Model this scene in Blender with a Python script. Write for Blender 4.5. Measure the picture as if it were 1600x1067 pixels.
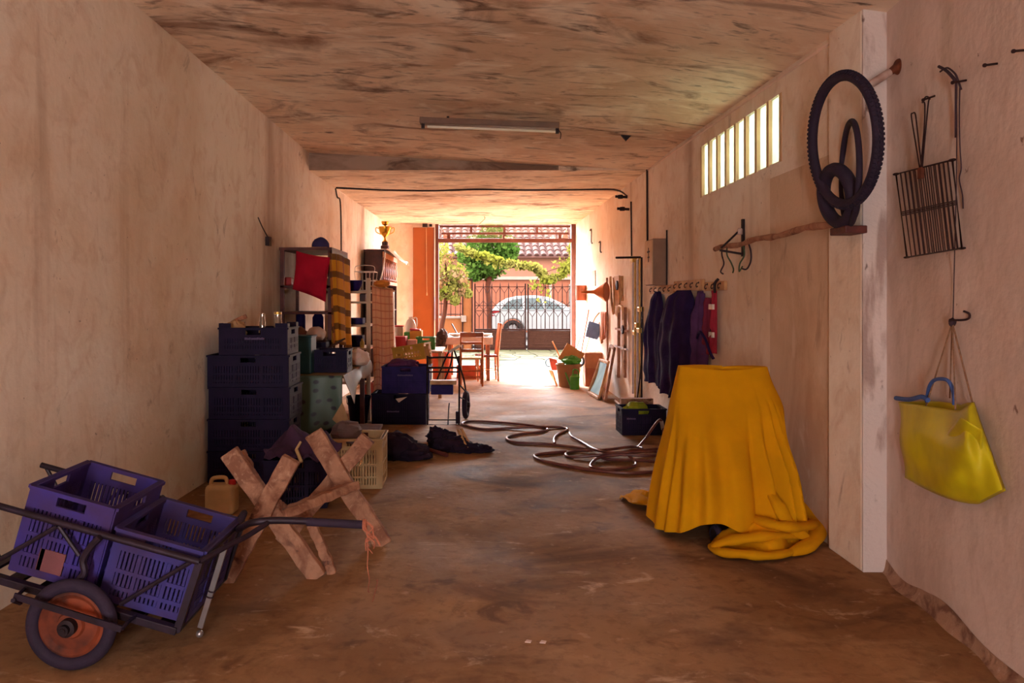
import bpy, math, random
from mathutils import Vector, Matrix, Quaternion, noise
random.seed(7)
C = bpy.context.scene
COL = C.collection
V = Vector
PI = math.pi
for o in list(bpy.data.objects): bpy.data.objects.remove(o)

# ------------------------------------------------------------ camera, sky, sun, exposure
FPX, H0, PX, PY = 1200.0, 1.45, 745.0, 467.0
cd = bpy.data.cameras.new('camera'); cam = bpy.data.objects.new('camera', cd); COL.objects.link(cam)
cam.location = (0, 0, H0); cam.rotation_euler = (PI/2, 0, 0)
cd.sensor_width = 36; cd.lens = 36*FPX/1600
cd.shift_x = (800-PX)/1600; cd.shift_y = -(533.5-PY)/1600
cd.clip_start = .05; cd.clip_end = 300
C.camera = cam
w = bpy.data.worlds.new('sky'); C.world = w; w.use_nodes = True
nt = w.node_tree; nt.nodes.clear()
SKY = 29.0
SUN = 29.0
wo = nt.nodes.new('ShaderNodeOutputWorld'); bg = nt.nodes.new('ShaderNodeBackground')
tc = nt.nodes.new('ShaderNodeTexCoord'); sx = nt.nodes.new('ShaderNodeSeparateXYZ'); cr = nt.nodes.new('ShaderNodeValToRGB')
nt.links.new(tc.outputs['Generated'], sx.inputs[0]); nt.links.new(sx.outputs['Z'], cr.inputs[0])
cr.color_ramp.elements[0].position = 0; cr.color_ramp.elements[0].color = (1, .96, .93, 1)
cr.color_ramp.elements[1].position = .7; cr.color_ramp.elements[1].color = (.80, .82, .95, 1)
nt.links.new(cr.outputs[0], bg.inputs[0]); nt.links.new(bg.outputs[0], wo.inputs[0]); bg.inputs[1].default_value = SKY
sl = bpy.data.lights.new('sun', 'SUN'); so = bpy.data.objects.new('sun', sl); COL.objects.link(so)
so.location = (-8, 30, 20)
so.rotation_euler = V((.39, -1, -.79)).to_track_quat('-Z', 'Y').to_euler()
sl.energy = SUN; sl.angle = .01; sl.color = (1, .97, .94)
C.view_settings.view_transform = 'Standard'; C.view_settings.look = 'None'
C.view_settings.gamma = 1; C.view_settings.use_curve_mapping = False
C.view_settings.exposure = 1.42
try:
    C.cycles.max_bounces = 16; C.cycles.diffuse_bounces = 14; C.cycles.glossy_bounces = 4
    C.cycles.transparent_max_bounces = 12; C.cycles.sample_clamp_indirect = 8
    C.cycles.use_denoising = True; C.cycles.caustics_reflective = False; C.cycles.caustics_refractive = False
except Exception: pass

def portal(loc, rot, sx_, sy_):
    l = bpy.data.lights.new('daylight_portal', 'AREA'); l.shape = 'RECTANGLE'; l.size = sx_; l.size_y = sy_
    l.cycles.is_portal = True
    o = bpy.data.objects.new('daylight_portal', l); COL.objects.link(o); o.location = loc; o.rotation_euler = rot
portal((.6, 16.35, 1.5), (-PI/2, 0, 0), 2.9, 3.0)
portal((-.62, -3.1, 1.02), (PI/2, 0, 0), .45, 2.05)
portal((2.3, 6.19, 2.62), (0, PI/2, 0), .5, 1.95)

# ------------------------------------------------------------ points of the place
def at(px, py, Y): return V(((px-PX)*Y/FPX, Y, H0-(py-PY)*Y/FPX))
def FL(px, py, z=0.0):
    Y = (H0-z)*FPX/(py-PY); return V(((px-PX)*Y/FPX, Y, z))
XR = 2.081
def RW(px, py, off=0.0):
    x = XR-off; Y = x*FPX/(px-PX); return V((x, Y, H0-(py-PY)*Y/FPX))
def XL(Y): return -(2.3217-.02908*Y)
def LW(px, py, off=0.0):
    k = (px-PX)/FPX; Y = (2.3217-off)/(.02908-k); return V((k*Y, Y, H0-(py-PY)*Y/FPX))
def NWX(Y): return 2.175+.1325*(Y-4.085)
def NW(px, py, off=0.0):
    k = (px-PX)/FPX; Y = (1.6337-off)/(k-.1325); return V((k*Y, Y, H0-(py-PY)*Y/FPX))

# ------------------------------------------------------------ materials
def S(r, g, b):
    f = lambda c: (c/255/12.92) if c/255 <= .04045 else ((c/255+.055)/1.055)**2.4
    return (f(r), f(g), f(b))
MATS = {}
OUTF = .055   # outdoor base colours darkened to offset full sun at the room's exposure
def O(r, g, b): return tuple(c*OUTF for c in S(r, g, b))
def mat(name, col, rough=.6, metal=0, var=.25, scale=6, bump=.15, col2=None, stretch=(1, 1, 1), trans=0, detail=5, spec=.4, coat=0):
    if name in MATS: return MATS[name]
    m = bpy.data.materials.new(name); m.use_nodes = True; n = m.node_tree.nodes; L = m.node_tree.links
    b = n['Principled BSDF']; b.inputs['Roughness'].default_value = rough; b.inputs['Metallic'].default_value = metal
    b.inputs['Specular IOR Level'].default_value = spec; b.inputs['Coat Weight'].default_value = coat
    t = n.new('ShaderNodeTexCoord'); mp = n.new('ShaderNodeMapping'); mp.inputs['Scale'].default_value = stretch
    L.new(t.outputs['Object'], mp.inputs[0])
    no = n.new('ShaderNodeTexNoise'); no.inputs['Scale'].default_value = scale; no.inputs['Detail'].default_value = detail
    L.new(mp.outputs[0], no.inputs[0])
    r = n.new('ShaderNodeValToRGB'); L.new(no.outputs[0], r.inputs[0])
    c2 = col2 if col2 else tuple(c*(1-var) for c in col)
    r.color_ramp.elements[0].position = .35; r.color_ramp.elements[0].color = (*c2, 1)
    r.color_ramp.elements[1].position = .65; r.color_ramp.elements[1].color = (*col, 1)
    L.new(r.outputs[0], b.inputs['Base Color'])
    if bump:
        bp = n.new('ShaderNodeBump'); bp.inputs['Strength'].default_value = bump; bp.inputs['Distance'].default_value = .01
        n2 = n.new('ShaderNodeTexNoise'); n2.inputs['Scale'].default_value = scale*5; n2.inputs['Detail'].default_value = 6
        L.new(mp.outputs[0], n2.inputs[0]); L.new(n2.outputs[0], bp.inputs['Height']); L.new(bp.outputs[0], b.inputs['Normal'])
    if trans: b.inputs['Transmission Weight'].default_value = trans
    MATS[name] = m; return m

def layered(name, base, layers, rough=.85, bump=.3, bscale=40, spec=.25, rough_var=None):
    """plaster, concrete: base colour, then (colour, scale, stretch, lo, hi, amount, distortion) stains on top"""
    m = bpy.data.materials.new(name); m.use_nodes = True; n = m.node_tree.nodes; L = m.node_tree.links
    b = n['Principled BSDF']; b.inputs['Roughness'].default_value = rough; b.inputs['Specular IOR Level'].default_value = spec
    t = n.new('ShaderNodeTexCoord'); cur = None
    for k, (col, sc, st, lo, hi, amt, dist) in enumerate(layers):
        mp = n.new('ShaderNodeMapping'); mp.inputs['Scale'].default_value = st; mp.inputs['Location'].default_value = (k*3.7, k*1.9, k*5.1)
        L.new(t.outputs['Object'], mp.inputs[0])
        no = n.new('ShaderNodeTexNoise'); no.inputs['Scale'].default_value = sc; no.inputs['Detail'].default_value = 8
        no.inputs['Roughness'].default_value = .6; no.inputs['Distortion'].default_value = dist
        L.new(mp.outputs[0], no.inputs[0])
        mr = n.new('ShaderNodeMapRange'); mr.inputs['From Min'].default_value = lo; mr.inputs['From Max'].default_value = hi
        mr.inputs['To Max'].default_value = amt
        L.new(no.outputs[0], mr.inputs[0])
        mx = n.new('ShaderNodeMix'); mx.data_type = 'RGBA'
        L.new(mr.outputs[0], mx.inputs[0])
        if cur is None: mx.inputs[6].default_value = (*base, 1)
        else: L.new(cur, mx.inputs[6])
        mx.inputs[7].default_value = (*col, 1); cur = mx.outputs[2]
    L.new(cur, b.inputs['Base Color'])
    bp = n.new('ShaderNodeBump'); bp.inputs['Strength'].default_value = bump; bp.inputs['Distance'].default_value = .012
    n2 = n.new('ShaderNodeTexNoise'); n2.inputs['Scale'].default_value = bscale; n2.inputs['Detail'].default_value = 8
    L.new(t.outputs['Object'], n2.inputs[0]); L.new(n2.outputs[0], bp.inputs['Height']); L.new(bp.outputs[0], b.inputs['Normal'])
    if rough_var:
        n3 = n.new('ShaderNodeTexNoise'); n3.inputs['Scale'].default_value = 1.3; n3.inputs['Detail'].default_value = 6
        mr = n.new('ShaderNodeMapRange'); mr.inputs['From Min'].default_value = .35; mr.inputs['From Max'].default_value = .65
        mr.inputs['To Min'].default_value = rough_var[0]; mr.inputs['To Max'].default_value = rough_var[1]
        L.new(t.outputs['Object'], n3.inputs[0]); L.new(n3.outputs[0], mr.inputs[0]); L.new(mr.outputs[0], b.inputs['Roughness'])
    MATS[name] = m; return m

def plaid(name, base, dark, light, ax_u, fu, fv, wu=.3, wv=.35):
    m = bpy.data.materials.new(name); m.use_nodes = True; n = m.node_tree.nodes; L = m.node_tree.links
    b = n['Principled BSDF']; b.inputs['Roughness'].default_value = .9; b.inputs['Specular IOR Level'].default_value = .1
    t = n.new('ShaderNodeTexCoord'); s = n.new('ShaderNodeSeparateXYZ'); L.new(t.outputs['UV'], s.inputs[0])
    def band(sock, f, wd):
        a = n.new('ShaderNodeMath'); a.operation = 'MULTIPLY'; a.inputs[1].default_value = f; L.new(sock, a.inputs[0])
        fr = n.new('ShaderNodeMath'); fr.operation = 'FRACT'; L.new(a.outputs[0], fr.inputs[0])
        lt = n.new('ShaderNodeMath'); lt.operation = 'LESS_THAN'; lt.inputs[1].default_value = wd; L.new(fr.outputs[0], lt.inputs[0])
        return lt.outputs[0]
    u = band(s.outputs['X'], fu, wu); v = band(s.outputs['Y'], fv, wv)
    m1 = n.new('ShaderNodeMix'); m1.data_type = 'RGBA'; m1.inputs[6].default_value = (*base, 1); m1.inputs[7].default_value = (*light, 1); L.new(u, m1.inputs[0])
    sc = n.new('ShaderNodeMath'); sc.operation = 'MULTIPLY'; sc.inputs[1].default_value = .8; L.new(v, sc.inputs[0])
    m2 = n.new('ShaderNodeMix'); m2.data_type = 'RGBA'; m2.inputs[7].default_value = (*dark, 1); L.new(m1.outputs[2], m2.inputs[6]); L.new(sc.outputs[0], m2.inputs[0])
    L.new(m2.outputs[2], b.inputs['Base Color']); MATS[name] = m; return m

def dots(name, base, spot, scale):
    m = bpy.data.materials.new(name); m.use_nodes = True; n = m.node_tree.nodes; L = m.node_tree.links
    b = n['Principled BSDF']; b.inputs['Roughness'].default_value = .45
    t = n.new('ShaderNodeTexCoord'); vo = n.new('ShaderNodeTexVoronoi'); vo.inputs['Scale'].default_value = scale; vo.inputs['Randomness'].default_value = .6; vo.voronoi_dimensions = '2D'
    L.new(t.outputs['UV'], vo.inputs[0])
    r = n.new('ShaderNodeValToRGB'); L.new(vo.outputs['Distance'], r.inputs[0])
    r.color_ramp.elements[0].position = .13; r.color_ramp.elements[0].color = (*spot, 1)
    r.color_ramp.elements[1].position = .22; r.color_ramp.elements[1].color = (*base, 1)
    L.new(r.outputs[0], b.inputs['Base Color']); MATS[name] = m; return m

def glassy(name, col, rough=.05, clear=.75):
    """thin window glass: mostly clear, partly mirror"""
    m = bpy.data.materials.new(name); m.use_nodes = True; n = m.node_tree.nodes; L = m.node_tree.links
    n.remove(n['Principled BSDF']); out = n['Material Output']
    a = n.new('ShaderNodeBsdfTransparent'); a.inputs[0].default_value = (*col, 1)
    g = n.new('ShaderNodeBsdfGlossy'); g.inputs['Roughness'].default_value = rough
    mx = n.new('ShaderNodeMixShader'); mx.inputs[0].default_value = 1-clear
    L.new(a.outputs[0], mx.inputs[1]); L.new(g.outputs[0], mx.inputs[2]); L.new(mx.outputs[0], out.inputs[0]); MATS[name] = m; return m
def frosted(name, col):
    m = bpy.data.materials.new(name); m.use_nodes = True; n = m.node_tree.nodes; L = m.node_tree.links
    n.remove(n['Principled BSDF']); out = n['Material Output']
    t = n.new('ShaderNodeTexCoord'); no = n.new('ShaderNodeTexNoise'); no.inputs['Scale'].default_value = 9
    r = n.new('ShaderNodeValToRGB'); L.new(t.outputs['Object'], no.inputs[0]); L.new(no.outputs[0], r.inputs[0])
    r.color_ramp.elements[0].position = .3; r.color_ramp.elements[0].color = (*[c*.8 for c in col], 1)
    r.color_ramp.elements[1].position = .6; r.color_ramp.elements[1].color = (*col, 1)
    a = n.new('ShaderNodeBsdfTranslucent'); L.new(r.outputs[0], a.inputs[0])
    g = n.new('ShaderNodeBsdfGlossy'); g.inputs['Roughness'].default_value = .3
    mx = n.new('ShaderNodeMixShader'); mx.inputs[0].default_value = .06
    L.new(a.outputs[0], mx.inputs[1]); L.new(g.outputs[0], mx.inputs[2]); L.new(mx.outputs[0], out.inputs[0]); MATS[name] = m; return m
def leafy(name, c1, c2, sc=2.0):
    m = bpy.data.materials.new(name); m.use_nodes = True; n = m.node_tree.nodes; L = m.node_tree.links
    n.remove(n['Principled BSDF']); out = n['Material Output']
    t = n.new('ShaderNodeTexCoord'); no = n.new('ShaderNodeTexNoise'); no.inputs['Scale'].default_value = sc; no.inputs['Detail'].default_value = 4
    r = n.new('ShaderNodeValToRGB'); L.new(t.outputs['Object'], no.inputs[0]); L.new(no.outputs[0], r.inputs[0])
    r.color_ramp.elements[0].position = .4; r.color_ramp.elements[0].color = (*c1, 1)
    r.color_ramp.elements[1].position = .62; r.color_ramp.elements[1].color = (*c2, 1)
    a = n.new('ShaderNodeBsdfDiffuse'); b = n.new('ShaderNodeBsdfTranslucent')
    L.new(r.outputs[0], a.inputs[0]); L.new(r.outputs[0], b.inputs[0])
    mx = n.new('ShaderNodeMixShader'); mx.inputs[0].default_value = .45
    L.new(a.outputs[0], mx.inputs[1]); L.new(b.outputs[0], mx.inputs[2]); L.new(mx.outputs[0], out.inputs[0]); MATS[name] = m; return m

plaster = layered('wall plaster', S(243, 232, 220), [
    (S(222, 194, 168), 1.0, (1, .5, .6), .40, .62, .9, .4),
    (S(246, 236, 228), 2.2, (1, 1, .5), .5, .72, .5, .5),
    (S(150, 104, 70), .85, (1, 1.3, .10), .60, .74, .75, .3),
    (S(128, 92, 74), 3.0, (1, 1.2, .9), .64, .76, .7, 1.4),
    (S(196, 158, 132), 6, (1, 1, .8), .50, .75, .5, .8),
    (S(104, 76, 64), 22, (1, 1, 1), .69, .73, .85, 0)], bump=.3, bscale=22)
def streaked(src, name, y0, y1):
    m = src.copy(); m.name = name; n = m.node_tree.nodes; L = m.node_tree.links; b = n['Principled BSDF']
    old = b.inputs['Base Color'].links[0].from_socket
    t = n.new('ShaderNodeTexCoord'); sp = n.new('ShaderNodeSeparateXYZ'); L.new(t.outputs['Object'], sp.inputs[0])
    a = n.new('ShaderNodeMapRange'); a.interpolation_type = 'SMOOTHSTEP'; a.inputs['From Min'].default_value = y0; a.inputs['From Max'].default_value = y0+.5; L.new(sp.outputs['Y'], a.inputs[0])
    c = n.new('ShaderNodeMapRange'); c.interpolation_type = 'SMOOTHSTEP'; c.inputs['From Min'].default_value = y1; c.inputs['From Max'].default_value = y1-.6; L.new(sp.outputs['Y'], c.inputs[0])
    mp = n.new('ShaderNodeMapping'); mp.inputs['Scale'].default_value = (1, 1.5, .12); L.new(t.outputs['Object'], mp.inputs[0])
    no = n.new('ShaderNodeTexNoise'); no.inputs['Scale'].default_value = 1.6; no.inputs['Detail'].default_value = 5; L.new(mp.outputs[0], no.inputs[0])
    r = n.new('ShaderNodeMapRange'); r.inputs['From Min'].default_value = .42; r.inputs['From Max'].default_value = .66; r.inputs['To Max'].default_value = .42; L.new(no.outputs[0], r.inputs[0])
    k = n.new('ShaderNodeMath'); k.operation = 'MULTIPLY'; L.new(a.outputs[0], k.inputs[0]); L.new(c.outputs[0], k.inputs[1])
    k2 = n.new('ShaderNodeMath'); k2.operation = 'MULTIPLY'; L.new(k.outputs[0], k2.inputs[0]); L.new(r.outputs[0], k2.inputs[1])
    mx = n.new('ShaderNodeMix'); mx.data_type = 'RGBA'; L.new(k2.outputs[0], mx.inputs[0]); L.new(old, mx.inputs[6]); mx.inputs[7].default_value = (*S(150, 100, 62), 1); L.new(mx.outputs[2], b.inputs['Base Color'])
    return m
plaster_left = streaked(plaster, 'water streaked plaster', 6.2, 9.2)
plaster_dark = layered('stained grey plaster', S(222, 202, 194), [
    (S(196, 172, 160), 1.3, (1, 1, .6), .40, .62, .85, .3),
    (S(156, 130, 96), 2.2, (1, 1, .4), .58, .75, .7, .8),
    (S(180, 150, 138), 8, (1, 1, .6), .5, .75, .5, .6),
    (S(120, 84, 72), 14, (1, 1, .8), .68, .73, .85, .4)], bump=.35, bscale=20)
ceil_m = layered('ceiling plaster', S(238, 214, 190), [
    (S(206, 168, 138), .55, (.9, 1.1, 1), .40, .62, .75, .8),
    (S(248, 232, 212), 1.1, (1, 1.2, 1), .50, .66, .8, 1.0),
    (S(132, 94, 74), 1.3, (.8, 1.3, 1), .53, .67, .85, 1.4),
    (S(252, 238, 220), 3.0, (.8, 1.4, 1), .56, .70, .7, 1.4),
    (S(92, 66, 56), 3.2, (.5, 1.8, 1), .56, .69, .85, 1.9),
    (S(140, 104, 86), 8, (.5, 2.2, 1), .56, .72, .5, 1.2)], bump=.2, bscale=14)
floor_m = layered('stained concrete floor', S(166, 126, 90), [
    (S(128, 92, 62), .8, (1, .8, 1), .40, .60, .8, .4),
    (S(186, 148, 110), 1.7, (.9, 1.1, 1), .54, .70, .7, .5),
    (S(80, 52, 42), 1.1, (.8, 1.1, 1), .51, .66, .85, .8),
    (S(214, 182, 152), 3.6, (.7, 1.4, 1), .61, .70, .8, .8),
    (S(84, 54, 44), 4.2, (.9, 1.1, 1), .58, .68, .6, .5),
    (S(196, 160, 130), 12, (1, 1, 1), .62, .70, .5, .3),
    (S(110, 78, 58), 17, (1, 1, 1), .50, .70, .5, .3)], rough=.85, bump=.6, bscale=8, spec=.12, rough_var=(.72, .95))
white_edge = layered('chipped white paint', S(214, 200, 196), [(S(150, 120, 110), 5, (1, 1, .3), .52, .62, .7, .3), (S(90, 60, 52), 11, (1, 1, .5), .64, .7, .8, .4)], bump=.4)
rust = mat('rusty brown iron', S(128, 64, 38), .75, .3, col2=S(74, 38, 30), scale=18)
iron = mat('dark iron', S(58, 40, 42), .6, .6, scale=20, col2=S(36, 24, 30))
nail_m = mat('nail iron', S(62, 36, 38), .6, .6, scale=30)
wood = layered('weathered timber', S(172, 124, 98), [(S(120, 74, 56), 5, (1, 1, 1), .42, .60, .8, 1.5), (S(74, 44, 40), 9, (1, 1, 1), .60, .68, .85, .6), (S(196, 152, 124), 16, (1, 1, 1), .56, .7, .6, 2.0)], rough=.85, bump=.6, bscale=30)
wood_or = mat('varnished orange wood', S(176, 98, 44), .45, scale=8, col2=S(134, 66, 28))
wood_pale = mat('pale wood', S(206, 160, 112), .6, scale=9, col2=S(170, 120, 80))
wood_dark = mat('dark wood', S(74, 38, 34), .5, scale=7, col2=S(46, 22, 26))
wood_red = mat('reddish wood', S(104, 50, 44), .6, scale=8, col2=S(74, 34, 34))
pl_black = mat('black plastic', S(29, 15, 50), .6, scale=10, var=.3, bump=.05, spec=.15)
pl_navy = mat('navy plastic', S(44, 30, 98), .6, scale=10, var=.3, bump=.05, spec=.15)
pl_blue = mat('blue plastic', S(62, 48, 130), .6, scale=5, col2=S(66, 44, 86), bump=.08, spec=.2)
pl_bluegrey = mat('faded blue plastic', S(60, 54, 126), .6, scale=4, col2=S(66, 46, 88), bump=.08, spec=.2)
pl_cream = mat('cream plastic', S(206, 176, 128), .5, scale=8, var=.2, bump=.05)
pl_white = mat('white plastic', S(226, 214, 204), .4, scale=10, var=.12, bump=.03)
pl_orange = mat('orange plastic', S(228, 92, 44), .45, scale=6, var=.2, bump=.03)
pl_yellow = mat('yellow plastic', S(196, 142, 42), .5, scale=8, var=.25, bump=.05)
pl_green = mat('green plastic', S(74, 150, 44), .45, scale=8, var=.25, bump=.05)
pl_red = mat('red plastic', S(196, 38, 40), .45, scale=8, var=.25, bump=.05)
pl_teal = mat('teal plastic', S(38, 78, 84), .5, scale=8, var=.25, bump=.05)
steel = mat('cart steel paint', S(52, 36, 52), .5, .4, scale=15, col2=S(40, 26, 34), bump=.1)
alu = mat('aluminium', S(190, 180, 182), .35, .8, scale=20, var=.15, bump=.03)
brass = mat('brassy metal', S(196, 160, 84), .35, .8, scale=15, var=.35, bump=.05)
rubber = mat('tyre rubber', S(44, 28, 50), .8, scale=20, var=.25, bump=.2)
rim_rust = mat('rusty orange wheel disc', S(150, 66, 34), .75, .1, scale=7, col2=S(70, 34, 26), bump=.2)
cloth_y = mat('ochre blanket', S(216, 152, 12), .95, scale=4, var=.14, bump=.25, spec=.1)
bag_y = mat('yellow bag plastic', S(220, 208, 18), .55, scale=3.5, col2=S(186, 168, 24), spec=.25, bump=.12)
rope_m = mat('twine', S(150, 110, 84), .9, scale=60, var=.4)
rope_dk = mat('dark cord', S(64, 40, 50), .9, scale=60, var=.3)
cloth_blue = mat('blue cloth', S(72, 100, 168), .8, scale=14, var=.25)
coat_navy = mat('indigo coat fabric', S(44, 28, 78), .9, scale=9, var=.3, bump=.3, spec=.15)
coat_purple = mat('purple jacket fabric', S(88, 54, 100), .9, scale=9, var=.3, bump=.3, spec=.15)
cloth_black = mat('black fabric', S(42, 28, 46), .9, scale=9, var=.3, bump=.3, spec=.15)
cloth_red = mat('red fabric', S(176, 14, 44), .85, scale=6, var=.25, bump=.2, spec=.2)
cloth_crim = mat('crimson strap', S(160, 26, 52), .8, scale=10, var=.25)
cloth_white = mat('white cloth', S(226, 200, 190), .85, scale=6, var=.15, bump=.15)
cloth_beige = mat('beige cloth', S(196, 156, 114), .85, scale=6, var=.2, bump=.15)
foil = mat('olive oilcloth', S(128, 94, 44), .6, scale=5, var=.3, bump=.1, spec=.12)
card = mat('cardboard', S(196, 134, 78), .85, scale=6, var=.2)
hose_m = mat('brown hose', S(128, 76, 62), .4, scale=8, col2=S(96, 48, 52), bump=.05)
copper = mat('copper tin', S(196, 112, 60), .4, .6, scale=8, var=.3)
gold = mat('gold metal', S(222, 168, 60), .25, .9, scale=8, var=.2, bump=.02)
grey_box = mat('grey painted cabinet', S(150, 116, 96), .6, scale=6, var=.2, bump=.1)
cream_paint = mat('cream enamel', S(214, 176, 138), .6, scale=8, var=.2, bump=.1)
shelf_white = mat('off white board', S(206, 176, 148), .6, scale=8, var=.18, bump=.1)
orange_door = mat('orange painted steel', S(150, 74, 16), .55, scale=3, var=.15, bump=.06)
red_frame = mat('red brown frame paint', S(98, 48, 30), .5, scale=12, var=.25, bump=.1)
crate_text = mat('pale print', S(104, 84, 124), .6, var=.1)
tube_m = mat('white lamp tube', S(240, 224, 200), .25, var=.03, bump=0)
lamp_grey = mat('lamp housing grey', S(128, 98, 84), .6, .1, scale=8, var=.2)
ceramic = mat('chipped white enamel', S(196, 172, 164), .45, scale=12, col2=S(150, 110, 96))
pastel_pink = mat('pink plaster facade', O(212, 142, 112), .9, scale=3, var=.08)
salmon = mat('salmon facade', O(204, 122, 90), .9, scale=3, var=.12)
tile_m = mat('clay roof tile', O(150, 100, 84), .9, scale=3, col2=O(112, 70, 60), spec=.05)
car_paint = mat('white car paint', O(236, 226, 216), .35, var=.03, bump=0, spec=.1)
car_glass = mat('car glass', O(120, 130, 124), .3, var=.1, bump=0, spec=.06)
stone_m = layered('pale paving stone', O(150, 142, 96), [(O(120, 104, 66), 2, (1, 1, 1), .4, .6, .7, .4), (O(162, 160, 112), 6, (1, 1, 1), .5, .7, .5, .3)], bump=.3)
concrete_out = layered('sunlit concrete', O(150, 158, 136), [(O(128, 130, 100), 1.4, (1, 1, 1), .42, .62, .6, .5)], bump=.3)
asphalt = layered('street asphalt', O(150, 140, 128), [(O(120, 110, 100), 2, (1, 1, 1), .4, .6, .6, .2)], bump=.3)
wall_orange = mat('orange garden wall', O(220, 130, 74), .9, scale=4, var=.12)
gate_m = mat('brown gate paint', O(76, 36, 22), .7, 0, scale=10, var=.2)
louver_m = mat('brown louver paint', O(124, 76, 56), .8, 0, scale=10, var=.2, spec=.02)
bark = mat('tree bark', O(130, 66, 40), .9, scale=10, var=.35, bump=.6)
leaf_yel = leafy('yellow green leaves', O(196, 196, 70), O(232, 214, 110), 1.7)
leaf_or = leafy('orange autumn leaves', O(222, 150, 90), O(236, 186, 130), 1.7)
leaf_grn = leafy('green leaves', O(96, 140, 52), O(140, 176, 74), 2.5)
frost = frosted('frosted pane glass', (.205, .235, .185))
clear = glassy('clear glass', (.97, .97, .95), clear=.9)
jar_glass = glassy('jar glass', (.9, .88, .84), clear=.7)
pl_plaid = plaid('yellow plaid wool', S(206, 142, 40), S(82, 50, 34), S(164, 96, 40), 0, 3.2, 5.2, .35, .36)
pl_check = plaid('pink check cotton', S(224, 168, 132), S(196, 118, 92), S(206, 138, 108), 0, 6, 14, .18, .16)
floral = dots('mint floral oilcloth', S(84, 102, 88), S(46, 38, 50), 5)
grey_floral = dots('faded floral cotton', S(188, 158, 118), S(120, 110, 76), 6)
pic_m = mat('teal canvas', S(92, 130, 128), .8, scale=3, col2=S(52, 92, 104), bump=.1)

ledge_out = mat('pale outdoor paint', O(226, 190, 166), .8, var=.1)
car_tyre = mat('car tyre', O(78, 62, 54), .9, var=.2)
car_alu = mat('car wheel metal', O(200, 186, 176), .6, var=.1)
lamp_red = mat('tail lamp red', O(196, 38, 40), .6, var=.1)
for m_ in list(MATS.values()):
    if m_.name in ('pink plaster facade','salmon facade','clay roof tile','white car paint','car glass','pale paving stone','sunlit concrete','street asphalt','orange garden wall','brown gate paint','tree bark','pale outdoor paint','car tyre','car wheel metal','tail lamp red'):
        m_.node_tree.nodes['Principled BSDF'].inputs['Specular IOR Level'].default_value = .02
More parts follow.
